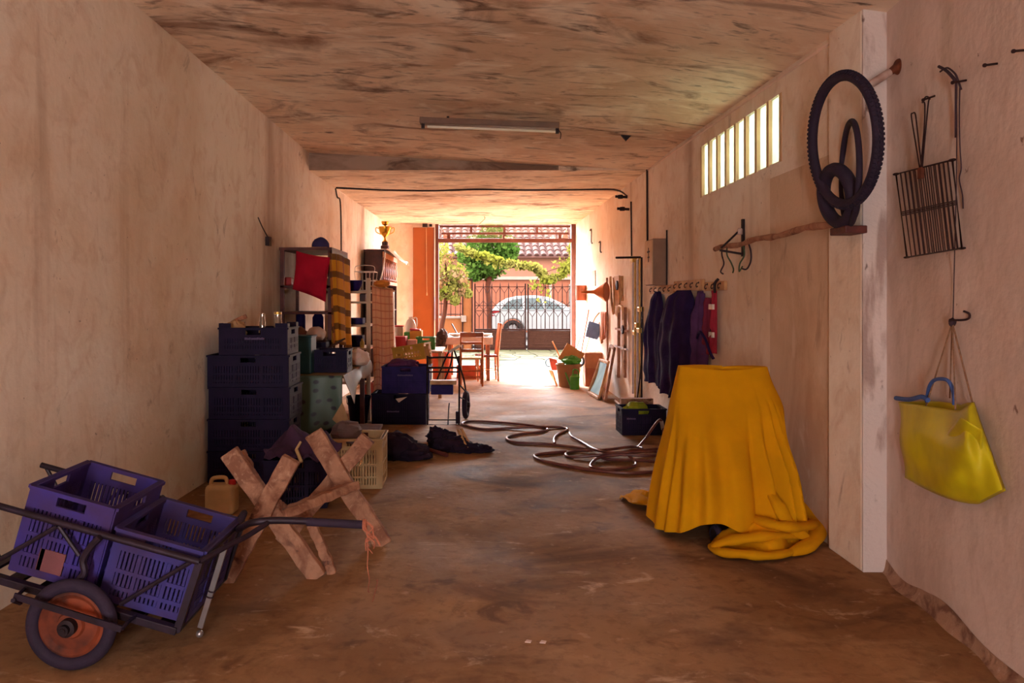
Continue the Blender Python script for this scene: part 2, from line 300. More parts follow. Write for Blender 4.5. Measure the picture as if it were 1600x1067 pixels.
# ------------------------------------------------------------ mesh builder
ORG = {}
class MB:
    def __init__(s): s.v = []; s.f = []; s.uv = {}
    def add(s, vs, fs):
        k = len(s.v); s.v += [V(p) for p in vs]; s.f += [tuple(i+k for i in f) for f in fs]; return k
    def box(s, lo, hi):
        (x0, y0, z0), (x1, y1, z1) = lo, hi
        s.add([(x0,y0,z0),(x1,y0,z0),(x1,y1,z0),(x0,y1,z0),(x0,y0,z1),(x1,y0,z1),(x1,y1,z1),(x0,y1,z1)],
              [(0,3,2,1),(4,5,6,7),(0,1,5,4),(1,2,6,5),(2,3,7,6),(3,0,4,7)]); return s
    def obox(s, c, size, R=None):
        R = R or Matrix.Identity(3); h = V(size)/2
        pts = [V(c)+R@V((a*h.x, b*h.y, d*h.z)) for d in (-1,1) for a, b in ((-1,-1),(1,-1),(1,1),(-1,1))]
        s.add(pts, [(0,3,2,1),(4,5,6,7),(0,1,5,4),(1,2,6,5),(2,3,7,6),(3,0,4,7)]); return s
    def bar(s, a, b, wd, th, up=(0,0,1)):
        a, b = V(a), V(b); d = (b-a); L = d.length; d.normalize(); u = V(up); u = u-d*u.dot(d)
        if u.length < 1e-4: u = V((0,1,0))-d*d.y
        u.normalize(); sd = u.cross(d)
        R = Matrix((d, sd, u)).transposed()
        return s.obox((a+b)/2, (L, wd, th), R)
    def tube(s, pts, r, n=8, closed=False, flat=1.0):
        pts = [V(p) for p in pts]; m = len(pts)
        rs = r if isinstance(r, (list, tuple)) else [r]*m
        tang = []
        for i in range(m):
            a = pts[(i-1) % m] if (closed or i > 0) else pts[i]; b = pts[(i+1) % m] if (closed or i < m-1) else pts[i]
            t = (b-a); t = t.normalized() if t.length > 1e-9 else V((0,0,1)); tang.append(t)
        t0 = tang[0]; up = V((0,0,1)) if abs(t0.z) < .9 else V((1,0,0))
        nrm = (up-t0*up.dot(t0)).normalized(); vs = []; 
        for i in range(m):
            t = tang[i]; nrm = nrm-t*nrm.dot(t)
            nrm = nrm.normalized() if nrm.length > 1e-6 else t.orthogonal().normalized()
            bn = t.cross(nrm)
            for k in range(n):
                a = 2*PI*k/n; p = nrm*math.cos(a)*rs[i]*flat+bn*math.sin(a)*rs[i]; vs.append(pts[i]+p)
        fs = []
        for i in range(m if closed else m-1):
            j = (i+1) % m
            for k in range(n): fs.append((i*n+k, i*n+(k+1) % n, j*n+(k+1) % n, j*n+k))
        if not closed: fs += [tuple(reversed(range(n))), tuple(range((m-1)*n, m*n))]
        s.add(vs, fs); return s
    def lathe(s, prof, o=(0,0,0), ax=(0,0,1), n=24):
        q = V((0,0,1)).rotation_difference(V(ax).normalized()); o = V(o); vs = []; m = len(prof)
        for r, z in prof:
            for k in range(n):
                a = 2*PI*k/n; vs.append(o+q@V((r*math.cos(a), r*math.sin(a), z)))
        fs = [(i*n+k, i*n+(k+1) % n, (i+1)*n+(k+1) % n, (i+1)*n+k) for i in range(m-1) for k in range(n)]
        if prof[0][0] > 1e-5: fs.append(tuple(reversed(range(n))))
        if prof[-1][0] > 1e-5: fs.append(tuple(range((m-1)*n, m*n)))
        s.add(vs, fs); return s
    def grid(s, fn, nu, nv, closeu=False):
        k = len(s.v); W = nu if closeu else nu+1
        for j in range(nv+1):
            for i in range(W):
                s.uv[len(s.v)] = (i/nu, j/nv); s.v.append(V(fn(i/nu, j/nv)))
        for j in range(nv):
            for i in range(nu):
                a = k+j*W+i; b = k+j*W+(i+1) % W; s.f.append((a, b, b+W, a+W))
        return s
    def prism(s, poly, vec):
        n = len(poly); vec = V(vec); P = [V(p) for p in poly]
        s.add(P+[p+vec for p in P], [tuple(reversed(range(n))), tuple(range(n, 2*n))]+[(i, (i+1) % n, n+(i+1) % n, n+i) for i in range(n)]); return s
    def blob(s, c, r, seed=0, amp=.15, n=24, freq=2.2, flat=None):
        c = V(c); k = len(s.v); m = n//2
        for j in range(m+1):
            for i in range(n):
                t = PI*j/m; a = 2*PI*i/n; d = V((math.sin(t)*math.cos(a), math.sin(t)*math.sin(a), math.cos(t)))
                f = 1+amp*noise.noise(d*freq+V((seed*3.1, seed, 0)))+amp*.5*noise.noise(d*freq*2.7+V((seed, 0, 5)))
                p = c+V((d.x*r[0], d.y*r[1], d.z*r[2]))*f
                if flat is not None: p.z = max(p.z, flat)
                s.v.append(p)
        for j in range(m):
            for i in range(n):
                s.f.append((k+j*n+i, k+(j+1)*n+i, k+(j+1)*n+(i+1) % n, k+j*n+(i+1) % n))
        return s
    def torus(s, c, ax, R, r, n=40, m=10, sq=1.0, knob=0, ky=1.0):
        q = V((0,0,1)).rotation_difference(V(ax).normalized()); c = V(c); k = len(s.v)
        for i in range(n):
            a = 2*PI*i/n
            rr = r*(1+(knob if i % 2 else 0))
            for j in range(m):
                b = 2*PI*j/m; s.v.append(c+q@V(((R+rr*math.cos(b)*ky)*math.cos(a), (R+rr*math.cos(b)*ky)*math.sin(a), r*sq*math.sin(b))))
        for i in range(n):
            for j in range(m):
                s.f.append((k+i*m+j, k+((i+1) % n)*m+j, k+((i+1) % n)*m+(j+1) % m, k+i*m+(j+1) % m))
        return s
    def build(s, name, m, parent=None, label=None, bevel=0, smooth=False, solid=0, sub=0, kind=None, origin=None, seg=2, sharp=40):
        me = bpy.data.meshes.new(name)
        if parent is not None: org = ORG.get(parent.name, V((0,0,0)))
        elif origin is not None: org = V(origin)
        else:
            xs = [p.x for p in s.v]; ys = [p.y for p in s.v]; zs = [p.z for p in s.v]
            org = V(((min(xs)+max(xs))/2, (min(ys)+max(ys))/2, min(zs)))
        me.from_pydata([p-org for p in s.v], [], s.f); me.update()
        if s.uv:
            ul = me.uv_layers.new(name='map')
            for lp in me.loops:
                if lp.vertex_index in s.uv: ul.data[lp.index].uv = s.uv[lp.vertex_index]
        me.materials.append(m)
        if smooth:
            for p in me.polygons: p.use_smooth = True
            try: me.set_sharp_from_angle(angle=math.radians(sharp))
            except Exception: pass
        o = bpy.data.objects.new(name, me); COL.objects.link(o)
        if parent is not None: o.parent = parent; ORG[o.name] = org
        else: o.location = org; ORG[o.name] = org
        if solid: md = o.modifiers.new('thick', 'SOLIDIFY'); md.thickness = solid; md.offset = 0
        if bevel: md = o.modifiers.new('bevel', 'BEVEL'); md.width = bevel; md.segments = seg; md.limit_method = 'ANGLE'
        if sub: md = o.modifiers.new('sub', 'SUBSURF'); md.levels = sub; md.render_levels = sub
        if label: o['label'] = label
        if kind: o['kind'] = kind
        return o
def tag(o, label, cat, group=None):
    o['label'] = label; o['category'] = cat
    if group: o['group'] = group
    return o
def thing(name, label, cat, loc=(0,0,0), group=None):
    o = bpy.data.objects.new(name, None); COL.objects.link(o); o.location = loc; o.empty_display_size = .1
    ORG[o.name] = V(loc); return tag(o, label, cat, group)
def struct(o): o['kind'] = 'structure'; return o
def copy_tree(o, loc=None, rot=None, label=None, parent=None):
    c = o.copy(); COL.objects.link(c); c.parent = parent
    for ch in list(o.children): copy_tree(ch, parent=c)
    if parent is None:
        if loc is not None: c.location = loc
        if rot is not None: c.rotation_euler = rot
        if label: c['label'] = label
    return c
def smoothpath(pts, k=6, closed=False):
    pts = [V(p) for p in pts]; n = len(pts); out = []
    for i in range(n if closed else n-1):
        g = lambda j: pts[j % n] if closed else pts[max(0, min(n-1, j))]
        p0, p1, p2, p3 = g(i-1), g(i), g(i+1), g(i+2)
        for t in range(k):
            t = t/k; out.append(.5*((2*p1)+(p2-p0)*t+(2*p0-5*p1+4*p2-p3)*t*t+(3*p1-p0-3*p2+p3)*t**3))
    if not closed: out.append(pts[-1])
    return out
def sheet(mb, top, zbot, amp=.02, pl=6, nu=48, nv=24, seed=0, flare=0.0, sag=0.0):
    """cloth hanging from a polyline; zbot(u) is the hem height; pleats grow downward"""
    top = [V(p) for p in top]; n = len(top)-1
    def fn(u, v):
        f = min(u*n, n-1e-6); i = int(f); p = top[i].lerp(top[i+1], f-i); d = (top[i+1]-top[i]).normalized(); nr = V((d.y, -d.x, 0)).normalized()
        z = p.z+(zbot(u)-p.z)*v
        a = amp*(.25+.75*v)*(math.sin(u*pl*2*PI+seed+1.5*noise.noise(V((u*4, v*1.5, seed))))+.6*noise.noise(V((u*9, v*3, seed+4))))
        q = V((p.x, p.y, z))+nr*(a+flare*v)
        q.z -= sag*4*u*(1-u)*(1-v)
        return q
    mb.grid(fn, nu, nv); return mb

# ------------------------------------------------------------ the room
YD = 16.1
m = MB()
m.box((-2.6, -3.2, -.2), (2.6, YD+.2, 0)); struct(m.build('floor', floor_m, origin=(0,0,0)))
YB = 9.4
m = MB(); m.prism([(XL(-3.2), -3.2, 0), (XL(YD), YD+.2, 0), (XL(YD)-.25, YD+.2, 0), (XL(-3.2)-.25, -3.2, 0)], (0,0,3.6))
struct(m.build('wall_left', plaster_left, origin=(0,0,0)))
WY0, WY1, WZ0, WZ1 = 5.235, 7.135, 2.39, 2.86
m = MB()
m.box((XR, 4.085, 0), (XR+.22, WY0, 3.6)); m.box((XR, WY1, 0), (XR+.22, YD+.2, 3.6))
m.box((XR, WY0, 0), (XR+.22, WY1, WZ0)); m.box((XR, WY0, WZ1), (XR+.22, WY1, 3.6))
wr = struct(m.build('wall_right', plaster, origin=(0,0,0)))
m = MB(); m.box((2.046, 4.085, 0), (XR+.001, 4.47, 3.4))
m.build('plaster_patch', plaster, wr, bevel=.008)
m = MB(); m.box((XR-.005, 4.47, 0), (XR+.001, 5.44, 2.30)); m.build('plaster_patch', layered('old ochre plaster', S(212, 182, 156), [(S(178, 142, 114), 1.6, (1, 1, .5), .42, .62, .8, .6), (S(130, 96, 76), 4, (1, 1, .4), .58, .72, .6, .6), (S(224, 202, 184), 5, (1, 1, .6), .56, .7, .5, .6)], bump=.3), wr, bevel=.002)
# the near stretch of the right wall, set back and slightly turned
m = MB(); y1 = -3.2
m.prism([(NWX(4.085), 4.085, 0), (NWX(y1), y1, 0), (NWX(y1)+.4, y1, 0), (NWX(4.085)+.3, 4.085, 0)][::-1], (0,0,3.6))
struct(m.build('wall_front', plaster_dark, origin=(0,0,0)))
m = MB(); m.box((2.048, 4.07, 0), (2.175, 4.09, 3.4)); struct(m.build('trim_1', white_edge, origin=(0,0,0), bevel=.004))
# rubble of plaster along the foot of the wall
m = MB()
def foot(u, v):
    Y = 4.07-u*3.6; n1 = noise.noise(V((Y*3, v*2, 3))); n2 = noise.noise(V((Y*2.2, 0, 9)))
    hgt = max(.012, (.075+.10*n2)*(1-.55*u)); wd = max(.008, .028+.05*noise.noise(V((Y*3, 0, 1))))
    return V((NWX(Y)-wd*(1-v)**1.6-.002+.005*n1, Y, hgt*v**1.5+.001))
m.grid(foot, 70, 8); struct(m.build('baseboard_right', layered('crumbled mortar', S(170, 134, 112), [(S(110, 72, 58), 9, (1,1,1), .45, .6, .8, .4), (S(196, 172, 156), 16, (1,1,1), .6, .7, .8, 0)], bump=.6, bscale=30), origin=(0,0,0), smooth=True))
# ceiling: front bay rises to the left, rear bay is level and lower
zl, zr = 3.244, 3.02
def cz(x, y):
    u = (x+2.2)/4.3; l = 3.244+(YB-y)*.0163; r = 3.02-(YB-y)*.0124; return l+(r-l)*u
m = MB(); a, b = -2.6, 2.6
m.add([(a,-3.2,cz(a,-3.2)), (b,-3.2,cz(b,-3.2)), (b,YB,cz(b,YB)), (a,YB,cz(a,YB)), (a,-3.2,3.7), (b,-3.2,3.7), (b,YB,3.7), (a,YB,3.7)],
      [(0,3,2,1),(4,5,6,7),(0,1,5,4),(1,2,6,5),(2,3,7,6),(3,0,4,7)])
m.box((a, YB-.001, 3.023), (b, YD+.2, 3.7))
struct(m.build('ceiling', ceil_m, origin=(0,0,0)))
m = MB(); rr0 = random.Random(6)
cpts = [V((XR-.004, 4.45+i*.13, cz(XR, 4.45+i*.13)-.006)) for i in range(39)]
m.tube(cpts, [.007+.005*rr0.random() for _ in cpts], 6); struct(m.build('trim_2', mat('pale caulking', S(240, 214, 196), .8, var=.15), origin=(0,0,0)))
m = MB(); zb_ = 3.024   # thin slab on the step between bays, shade painted into its darker plaster
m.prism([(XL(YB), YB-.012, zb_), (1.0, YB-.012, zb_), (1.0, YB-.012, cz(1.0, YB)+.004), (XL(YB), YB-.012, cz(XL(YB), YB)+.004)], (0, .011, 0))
struct(m.build('beam', layered('shade toned beam plaster', S(176, 150, 134), [(S(120, 92, 76), 2.5, (.5, 1, 1.6), .46, .64, .8, .8), (S(72, 50, 44), 4, (.4, 1, 1.5), .58, .70, .8, 1.0)], bump=.2), origin=(0,0,0)))
# back end wall beside the door, with the folded orange leaf
m = MB(); m.box((-2.1, YD, 0), (-.872, YD+.2, 3.1)); struct(m.build('wall_back', plaster, origin=(0,0,0)))
d1 = MB(); d1.box((-1.33, YD-.10, .02), (-.885, YD-.04, 2.94)); d1 = struct(d1.build('door_1', orange_door, bevel=.006))
mm = MB(); mm.box((-.90, YD-.125, .02), (-.885, YD-.095, 2.94)); mm.build('edge_strip', red_frame, d1)
mm = MB(); mm.tube([at(666, 355, YD-.11), at(666.5, 420, YD-.11), at(667, 458, YD-.11)], .006, 6); mm.lathe([(.0, 0), (.016, .01), (.012, .06), (0, .07)], at(667, 462, YD-.11)); mm.build('pull_cord', cloth_beige, d1)
mm = MB(); mm.obox(at(664, 352, YD-.08), (.10, .05, .07)); mm.obox(at(673, 352, YD-.08), (.06, .05, .05)); mm.build('hinge', iron, d1)
mm = MB(); mm.box((-.884, YD-.11, 1.0), (-.868, YD-.06, 1.5)); mm.build('lock_plate', alu, d1)
# door frame and the open top light above it
fr = MB(); fr.box((-.872, YD+.02, 0), (-.80, YD+.14, 3.02)); fr = struct(fr.build('door_2', red_frame, bevel=.005))
ff = MB(); ff.box((1.985, YD+.02, 0), (2.075, YD+.14, 3.02)); ff.build('jamb', red_frame, fr, bevel=.005)
ff = MB(); ff.box((-.80, YD+.02, 2.64), (1.985, YD+.14, 2.72)); ff.build('head_rail', red_frame, fr, bevel=.005)
w2 = MB(); w2.box((-.78, YD+.03, 2.955), (1.97, YD+.07, 2.995)); w2 = struct(w2.build('window_2', red_frame, bevel=.004))
ff = MB(); ff.box((-.74, YD-.02, 2.80), (1.93, YD+.03, 2.845)); ff.build('sash_rail', red_frame, w2, bevel=.004)
for px in (736, 788, 839):
    ff = MB(); p = at(px, 360, YD+.02); ff.bar((p.x, YD+.04, 2.965), (p.x, YD, 2.82), .05, .03, (0,1,0)); ff.build('upright', red_frame, w2)
for px in (701, 788, 875):
    ff = MB(); p = at(px, 360, YD+.02); ff.bar((p.x, YD+.03, 2.82), (p.x, YD+.06, 2.70), .07, .03, (0,1,0)); ff.build('upright', red_frame, w2)
for sx_ in (-.73, 1.90):
    ff = MB(); ff.prism([(sx_, YD+.09, 2.94), (sx_+.03, YD+.09, 2.72), (sx_+(.12 if sx_ < 0 else -.12), YD+.09, 2.74)], (0, .012, 0)); ff.build('stay_plate', pl_white, w2)
ff = MB(); ff.box((-.79, YD+.10, 2.73), (1.97, YD+.106, 2.95)); ff.build('pane', clear, w2)
for px in (737, 741, 790, 795, 800, 862, 866):
    ff = MB(); p = at(px, 371, YD-.01); ff.obox(p, (.05, .03, .03), Matrix.Rotation(.5, 3, 'Y')); ff.build('catch', pl_white, w2)
# the high window: eight frosted panes between slim mullions
wn = MB()
g = .045; pw = (WY1-WY0-g*9)/8
wn.box((XR+.004, WY0, WZ0-.001), (XR+.2, WY1, WZ0+.010)); wn = struct(wn.build('window_1', plaster, origin=(0,0,0)))
mb = MB(); mb.box((0, 0, WZ0), (.045, g, WZ1)); mul = mb.build('mullion', cream_paint, wn)
pb = MB(); pb.box((0, -.004, WZ0+.008), (.008, pw+.004, WZ1)); pan = pb.build('pane', frost, wn)
for i in range(9):
    o = mul if i == 0 else mul.copy()
    if i: COL.objects.link(o); o.parent = wn
    o.location = (XR-.004, WY0+i*(pw+g), 0)
for i in range(8):
    o = pan if i == 0 else pan.copy()
    if i: COL.objects.link(o); o.parent = wn
    o.location = (XR+.022, WY0+g+i*(pw+g), 0)
# wall behind the camera with an unseen opening added to let in sky fill
m = MB(); m.box((-2.5, -3.2, 0), (-.85, -3.0, 3.6)); m.box((-.4, -3.2, 0), (1.7, -3.0, 3.6)); m.box((-.85, -3.2, 2.05), (-.4, -3.0, 3.6))
struct(m.build('wall_rear', plaster, origin=(0,0,0)))

# ------------------------------------------------------------ outside: yard, gate, street, house
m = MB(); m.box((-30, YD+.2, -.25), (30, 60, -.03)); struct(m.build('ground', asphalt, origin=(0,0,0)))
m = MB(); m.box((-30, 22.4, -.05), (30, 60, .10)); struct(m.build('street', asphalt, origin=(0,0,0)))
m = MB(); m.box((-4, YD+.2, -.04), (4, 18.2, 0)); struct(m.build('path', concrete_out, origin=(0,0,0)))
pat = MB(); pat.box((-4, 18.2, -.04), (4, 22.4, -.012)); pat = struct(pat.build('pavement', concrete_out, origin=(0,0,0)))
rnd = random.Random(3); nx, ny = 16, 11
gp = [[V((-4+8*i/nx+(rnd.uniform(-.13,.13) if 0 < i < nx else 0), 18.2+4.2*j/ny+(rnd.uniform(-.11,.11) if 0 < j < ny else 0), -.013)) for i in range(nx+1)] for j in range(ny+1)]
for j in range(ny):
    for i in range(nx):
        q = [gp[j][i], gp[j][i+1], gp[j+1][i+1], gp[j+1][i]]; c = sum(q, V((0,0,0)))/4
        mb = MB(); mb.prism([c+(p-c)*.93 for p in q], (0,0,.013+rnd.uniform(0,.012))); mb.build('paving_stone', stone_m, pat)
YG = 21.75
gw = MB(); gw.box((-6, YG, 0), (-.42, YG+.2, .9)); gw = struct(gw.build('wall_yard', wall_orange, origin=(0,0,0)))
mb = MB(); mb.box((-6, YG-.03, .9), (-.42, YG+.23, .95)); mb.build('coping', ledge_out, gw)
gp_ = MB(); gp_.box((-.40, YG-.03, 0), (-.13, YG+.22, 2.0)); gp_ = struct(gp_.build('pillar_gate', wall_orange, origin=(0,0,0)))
mb = MB()
for x in (-.40, -.13):
    mb.bar((x, YG-.05, 0), (x, YG-.05, 2.0), .035, .035)
mb.bar((-.40, YG-.05, 2.0), (-.13, YG-.05, 2.0), .035, .035); mb.build('metal_edging', gate_m, gp_)
ml = MB(); ml.box((-.44, YG-.12, .80), (-.30, YG-.03, .98)); tag(ml.build('letter_box', ledge_out, bevel=.01), 'small pale letter box fixed on the gate post beside the yard railing', 'letter box')
rl = thing('railing', 'dark iron railing on the low orange yard wall left of the gate', 'railing', (-1.2, YG+.1, .95))
mb = MB(); mb.box((-6, YG+.09, 1.88), (-.43, YG+.11, 1.91)); mb.box((-6, YG+.09, 1.30), (-.43, YG+.11, 1.325)); mb.box((-6, YG+.09, 1.0), (-.43, YG+.11, 1.025)); mb.build('rail', gate_m, rl)
b0 = None
for i in range(40):
    x = -.47-.135*i
    if b0 is None:
        mb = MB(); mb.box((x-.009, YG+.091, .951), (x+.009, YG+.109, 2.0)); b0 = mb.build('bar', gate_m, rl)
    else: o = b0.copy(); COL.objects.link(o); o.parent = rl; o.location.x = -.135*i
def GX(px): return (px-PX)*YG/FPX
def GZ(py): return H0-(py-PY)*YG/FPX
def gate(x0, x1, bars, label):
    g = thing('gate_leaf', label, 'gate', ((x0+x1)/2, YG, 0), 'two leaves of the yard gate')
    mb = MB(); mb.bar((x0+.02, YG, .03), (x0+.02, YG, GZ(443)), .04, .04); mb.build('stile', gate_m, g)
    mb = MB(); mb.bar((x1-.02, YG, .03), (x1-.02, YG, GZ(443)), .04, .04); mb.build('stile', gate_m, g)
    for py, t in ((448, .022), (477.5, .018), (485.5, .018), (515, .05), (545.5, .05)):
        mb = MB(); mb.bar((x0, YG, GZ(py)), (x1, YG, GZ(py)), t, t); mb.build('rail', gate_m, g)
    n = bars
    xs = [x0+.02+(x1-x0-.04)*i/n for i in range(n+1)]
    for x in xs[1:-1]:
        mb = MB(); mb.tube([(x, YG, GZ(515)), (x, YG, GZ(446)), (x, YG, GZ(441))], [.014, .013, .002], 6); mb.build('bar', gate_m, g)
    mb = MB(); r = .0085
    for a, b in zip(xs[:-1], xs[1:]):
        c = (a+b)/2
        for z0, z1, z2 in ((GZ(485.5), GZ(495), GZ(514)), (GZ(448), GZ(458), GZ(477))):
            mb.tube([(a, YG, z0), (c, YG, z1)], r, 5); mb.tube([(b, YG, z0), (c, YG, z1)], r, 5); mb.tube([(c, YG, z1), (c, YG, z2)], r, 5)
        mb.tube([(a, YG, GZ(470)), (b, YG, GZ(485))], r, 5); mb.tube([(b, YG, GZ(470)), (a, YG, GZ(485))], r, 5)
    mb.build('scrollwork', gate_m, g)
    mb = MB()
    for i in range(11):
        z = GZ(544)+(GZ(517)-GZ(544))*(i+.5)/11; mb.obox(((x0+x1)/2, YG, z), (x1-x0-.08, .012, .055), Matrix.Rotation(.5, 3, 'X'))
    mb.box((x0+.04, YG+.03, GZ(544)), (x1-.04, YG+.035, GZ(517))); mb.build('louver_panel', louver_m, g)
    return g
gate(GX(741), GX(822), 6, 'brown iron gate leaf beside the orange gate post')
gate(GX(824), GX(893), 5, 'brown iron gate leaf nearer the door jamb, with vine above')
m = MB(); m.box((GX(893), YG-.1, 0), (GX(893)+4, YG+.15, 2.0)); struct(m.build('wall_yard_right', wall_orange, origin=(0,0,0)))
# house across the street
YH = 31.0
hs = thing('house', 'pink house with a clay tiled roof across the street', 'house', (1.5, YH, .1))
def HX(px): return (px-PX)*YH/FPX
def HZ(py): return H0-(py-PY)*YH/FPX
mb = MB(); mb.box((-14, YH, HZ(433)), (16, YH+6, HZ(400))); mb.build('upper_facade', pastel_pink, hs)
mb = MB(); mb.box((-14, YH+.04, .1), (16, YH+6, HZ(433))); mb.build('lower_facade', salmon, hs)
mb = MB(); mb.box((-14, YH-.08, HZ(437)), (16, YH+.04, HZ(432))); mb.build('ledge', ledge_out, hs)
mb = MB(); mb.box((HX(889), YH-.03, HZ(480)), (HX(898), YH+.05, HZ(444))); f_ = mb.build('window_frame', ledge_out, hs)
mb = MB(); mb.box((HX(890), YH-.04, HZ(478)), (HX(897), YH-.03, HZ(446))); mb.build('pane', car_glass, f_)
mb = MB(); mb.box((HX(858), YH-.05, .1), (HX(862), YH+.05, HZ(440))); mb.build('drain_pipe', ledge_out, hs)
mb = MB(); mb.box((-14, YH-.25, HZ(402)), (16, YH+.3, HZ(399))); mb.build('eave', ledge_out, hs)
slope = math.radians(25); RB = V((0, YH-.35, HZ(401)))
mb = MB(); L_ = 6.2
e = V((0, math.cos(slope)*L_, math.sin(slope)*L_))
mb.prism([RB+V((-14,0,-.06)), RB+V((-14,0,0)), RB+e+V((-14,0,0)), RB+e+V((-14,0,-.06))], (30,0,0)); mb.build('roof', tile_m, hs)
tw, tl = .29, .48
def tile_at(mb, ox, oy):
    n = 6; vs = []
    for (yy, zz, rr) in ((0, .03, .105), (tl*1.12, .0, .09)):
        for k in range(n+1):
            a = PI*k/n; vs.append(V((ox+math.cos(a)*rr, (oy+yy)*math.cos(slope)-(math.sin(a)*rr*.8+zz)*math.sin(slope), (oy+yy)*math.sin(slope)+(math.sin(a)*rr*.8+zz)*math.cos(slope))))
    mb.add([RB+p for p in vs], [(k, k+n+1, k+n+2, k+1) for k in range(n)]+[tuple(range(n+1))])
t0 = None; rest = MB()
for r_ in range(12):
    for c_ in range(int(30/tw)):
        ox = -14+tw/2+c_*tw; oy = r_*tl
        if -2.2 < ox < 5.6 and r_ < 11:
            if t0 is None:
                mb = MB(); tile_at(mb, ox, oy); t0 = mb.build('roof_tile', tile_m, hs, solid=.015); base = (ox, oy)
            else:
                o = t0.copy(); COL.objects.link(o); o.parent = hs; dy = oy-base[1]
                o.location = (ox-base[0]+rnd.uniform(-.008,.008), dy*math.cos(slope), dy*math.sin(slope))
        else: tile_at(rest, ox, oy)
rest.build('outer_tiles', tile_m, hs, kind='stuff')
# car beyond the gate
YC, ZC = 25.5, .10
cr_ = thing('car', 'white crossover car parked in the street behind the gate', 'car', (2.5, YC+.9, ZC))
X0 = .40
def cp(x, z, y): return V((X0+x, YC+y, ZC+z))
low = [(0,.38),(-.02,.6),(.03,.86),(.16,.98),(2.75,.98),(3.6,.93),(4.15,.80),(4.3,.55),(4.3,.30),(3.95,.24)]
arch = lambda cx: [(cx+.39*math.cos(PI*k/8), .30+.39*math.sin(PI*k/8)) for k in range(9)]
low += arch(3.42)+[(2.9,.22)]+arch(.80)+[(.3,.26)]
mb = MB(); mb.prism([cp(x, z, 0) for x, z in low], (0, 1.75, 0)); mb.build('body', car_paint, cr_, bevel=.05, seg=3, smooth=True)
cab = [(.13,.96),(.30,1.16),(.62,1.36),(1.0,1.45),(1.55,1.47),(2.0,1.41),(2.45,1.2),(2.85,.96)]
mb = MB(); n = len(cab)
ins = lambda z: max(0, z-.96)*.34
mb.add([cp(x, z, .02+ins(z)) for x, z in cab]+[cp(x, z, 1.73-ins(z)) for x, z in cab], [tuple(range(n)), tuple(reversed(range(n, 2*n)))]+[(i, (i+1) % n, n+(i+1) % n, n+i)[::-1] for i in range(n)]); mb.build('cabin', car_paint, cr_, bevel=.02, smooth=True)
for poly in ([(.42,1.0),(.55,1.18),(.78,1.33),(1.12,1.37),(1.12,1.0)], [(1.20,1.0),(1.20,1.375),(1.6,1.385),(1.75,1.36),(1.85,1.0)], [(1.92,1.0),(1.83,1.345),(2.1,1.26),(2.5,1.03),(2.48,1.0)]):
    mb = MB(); mb.prism([cp(x, z, .008+ins(z)) for x, z in poly], (0, .02, 0)); mb.build('window_glass', car_glass, cr_)
for cx in (.80, 3.42):
    mb = MB(); mb.torus(cp(cx, .32, .10), (0,1,0), .25, .075, 32, 10, 1.2); wh = mb.build('wheel', car_tyre, cr_, smooth=True)
    mb = MB(); mb.lathe([(.20, 0), (.19, .02), (.05, .05), (0, .05)], cp(cx, .32, .10), (0,-1,0)); mb.build('hub', car_alu, wh)
    for k in range(5):
        a = 2*PI*k/5; mb = MB(); mb.bar(cp(cx, .32, .03), cp(cx+.19*math.cos(a), .32+.19*math.sin(a), .05), .05, .02, (0,1,0)); mb.build('spoke', car_alu, wh)
mb = MB(); mb.prism([cp(.02,.84,-.01), cp(.40,.92,-.01), cp(.36,.97,-.01), cp(.1,.95,-.01)], (0,.06,0)); mb.prism([cp(-.01,.76,-.01), cp(.22,.80,-.01), cp(.05,.84,-.01)], (0,.06,0)); mb.build('tail_lamp', lamp_red, cr_)
mb = MB(); mb.prism([cp(-.03,.48,-.005), cp(.08,.48,-.005), cp(.08,.52,-.005), cp(-.03,.52,-.005)], (0,.05,0)); mb.build('reflector', lamp_red, cr_)
for x in (1.16, 2.45):
    mb = MB(); mb.box(cp(x, .35, -.004), cp(x+.012, .98, .004)); mb.build('door_seam', car_tyre, cr_)
# trees and the vine
def leaves(mb, clumps, n, size, seed):
    r = random.Random(seed)
    for _ in range(n):
        c, rad = r.choice(clumps)
        while True:
            d = V((r.uniform(-1,1), r.uniform(-1,1), r.uniform(-1,1)))
            if d.length < 1: break
        p = V(c)+V((d.x*rad[0], d.y*rad[1], d.z*rad[2]))
        q = Quaternion((r.gauss(0,1), r.gauss(0,1), r.gauss(0,1), r.gauss(0,1))).normalized(); s = size*r.uniform(.6, 1.3)
        mb.add([p+q@V(t)*s for t in ((-.5,0,0), (0,-.4,.1), (.6,0,0), (0,.4,.1))], [(0,1,2),(0,2,3)])
YT = 20.3
t = thing('vine_tree', 'slim leaning tree with yellow green leaves near the orange door', 'tree', at(690, 545, YT))
tp = [FL(687, 467+1740/YT), at(687, 535, YT), at(690, 510, YT), at(695, 485, YT), at(697, 462, YT), at(699, 440, YT)]
mb = MB(); mb.tube(smoothpath(tp), [.085-.0015*i for i in range(31)], 8); mb.build('trunk', bark, t, smooth=True)
mb = MB()
for e_ in ((684, 415), (705, 405), (722, 425), (730, 445), (695, 395)):
    mb.tube(smoothpath([at(698, 448, YT), at((698+e_[0])/2, (445+e_[1])/2-4, YT+.1), at(*e_, YT+.2)]), .022, 6)
mb.build('branches', bark, t, smooth=True)
mb = MB(); leaves(mb, [(at(x, y, YT+dy), (r/60, .5, r/66)) for x, y, r, dy in ((686,390,18,0),(690,410,24,.3),(702,425,26,0),(688,440,24,.3),(715,432,20,0),(722,450,14,.2),(705,455,18,0),(730,458,8,.1),(712,470,7,0),(684,460,12,.2))], 1500, .11, 4); mb.build('foliage', leaf_yel, t, kind='stuff')
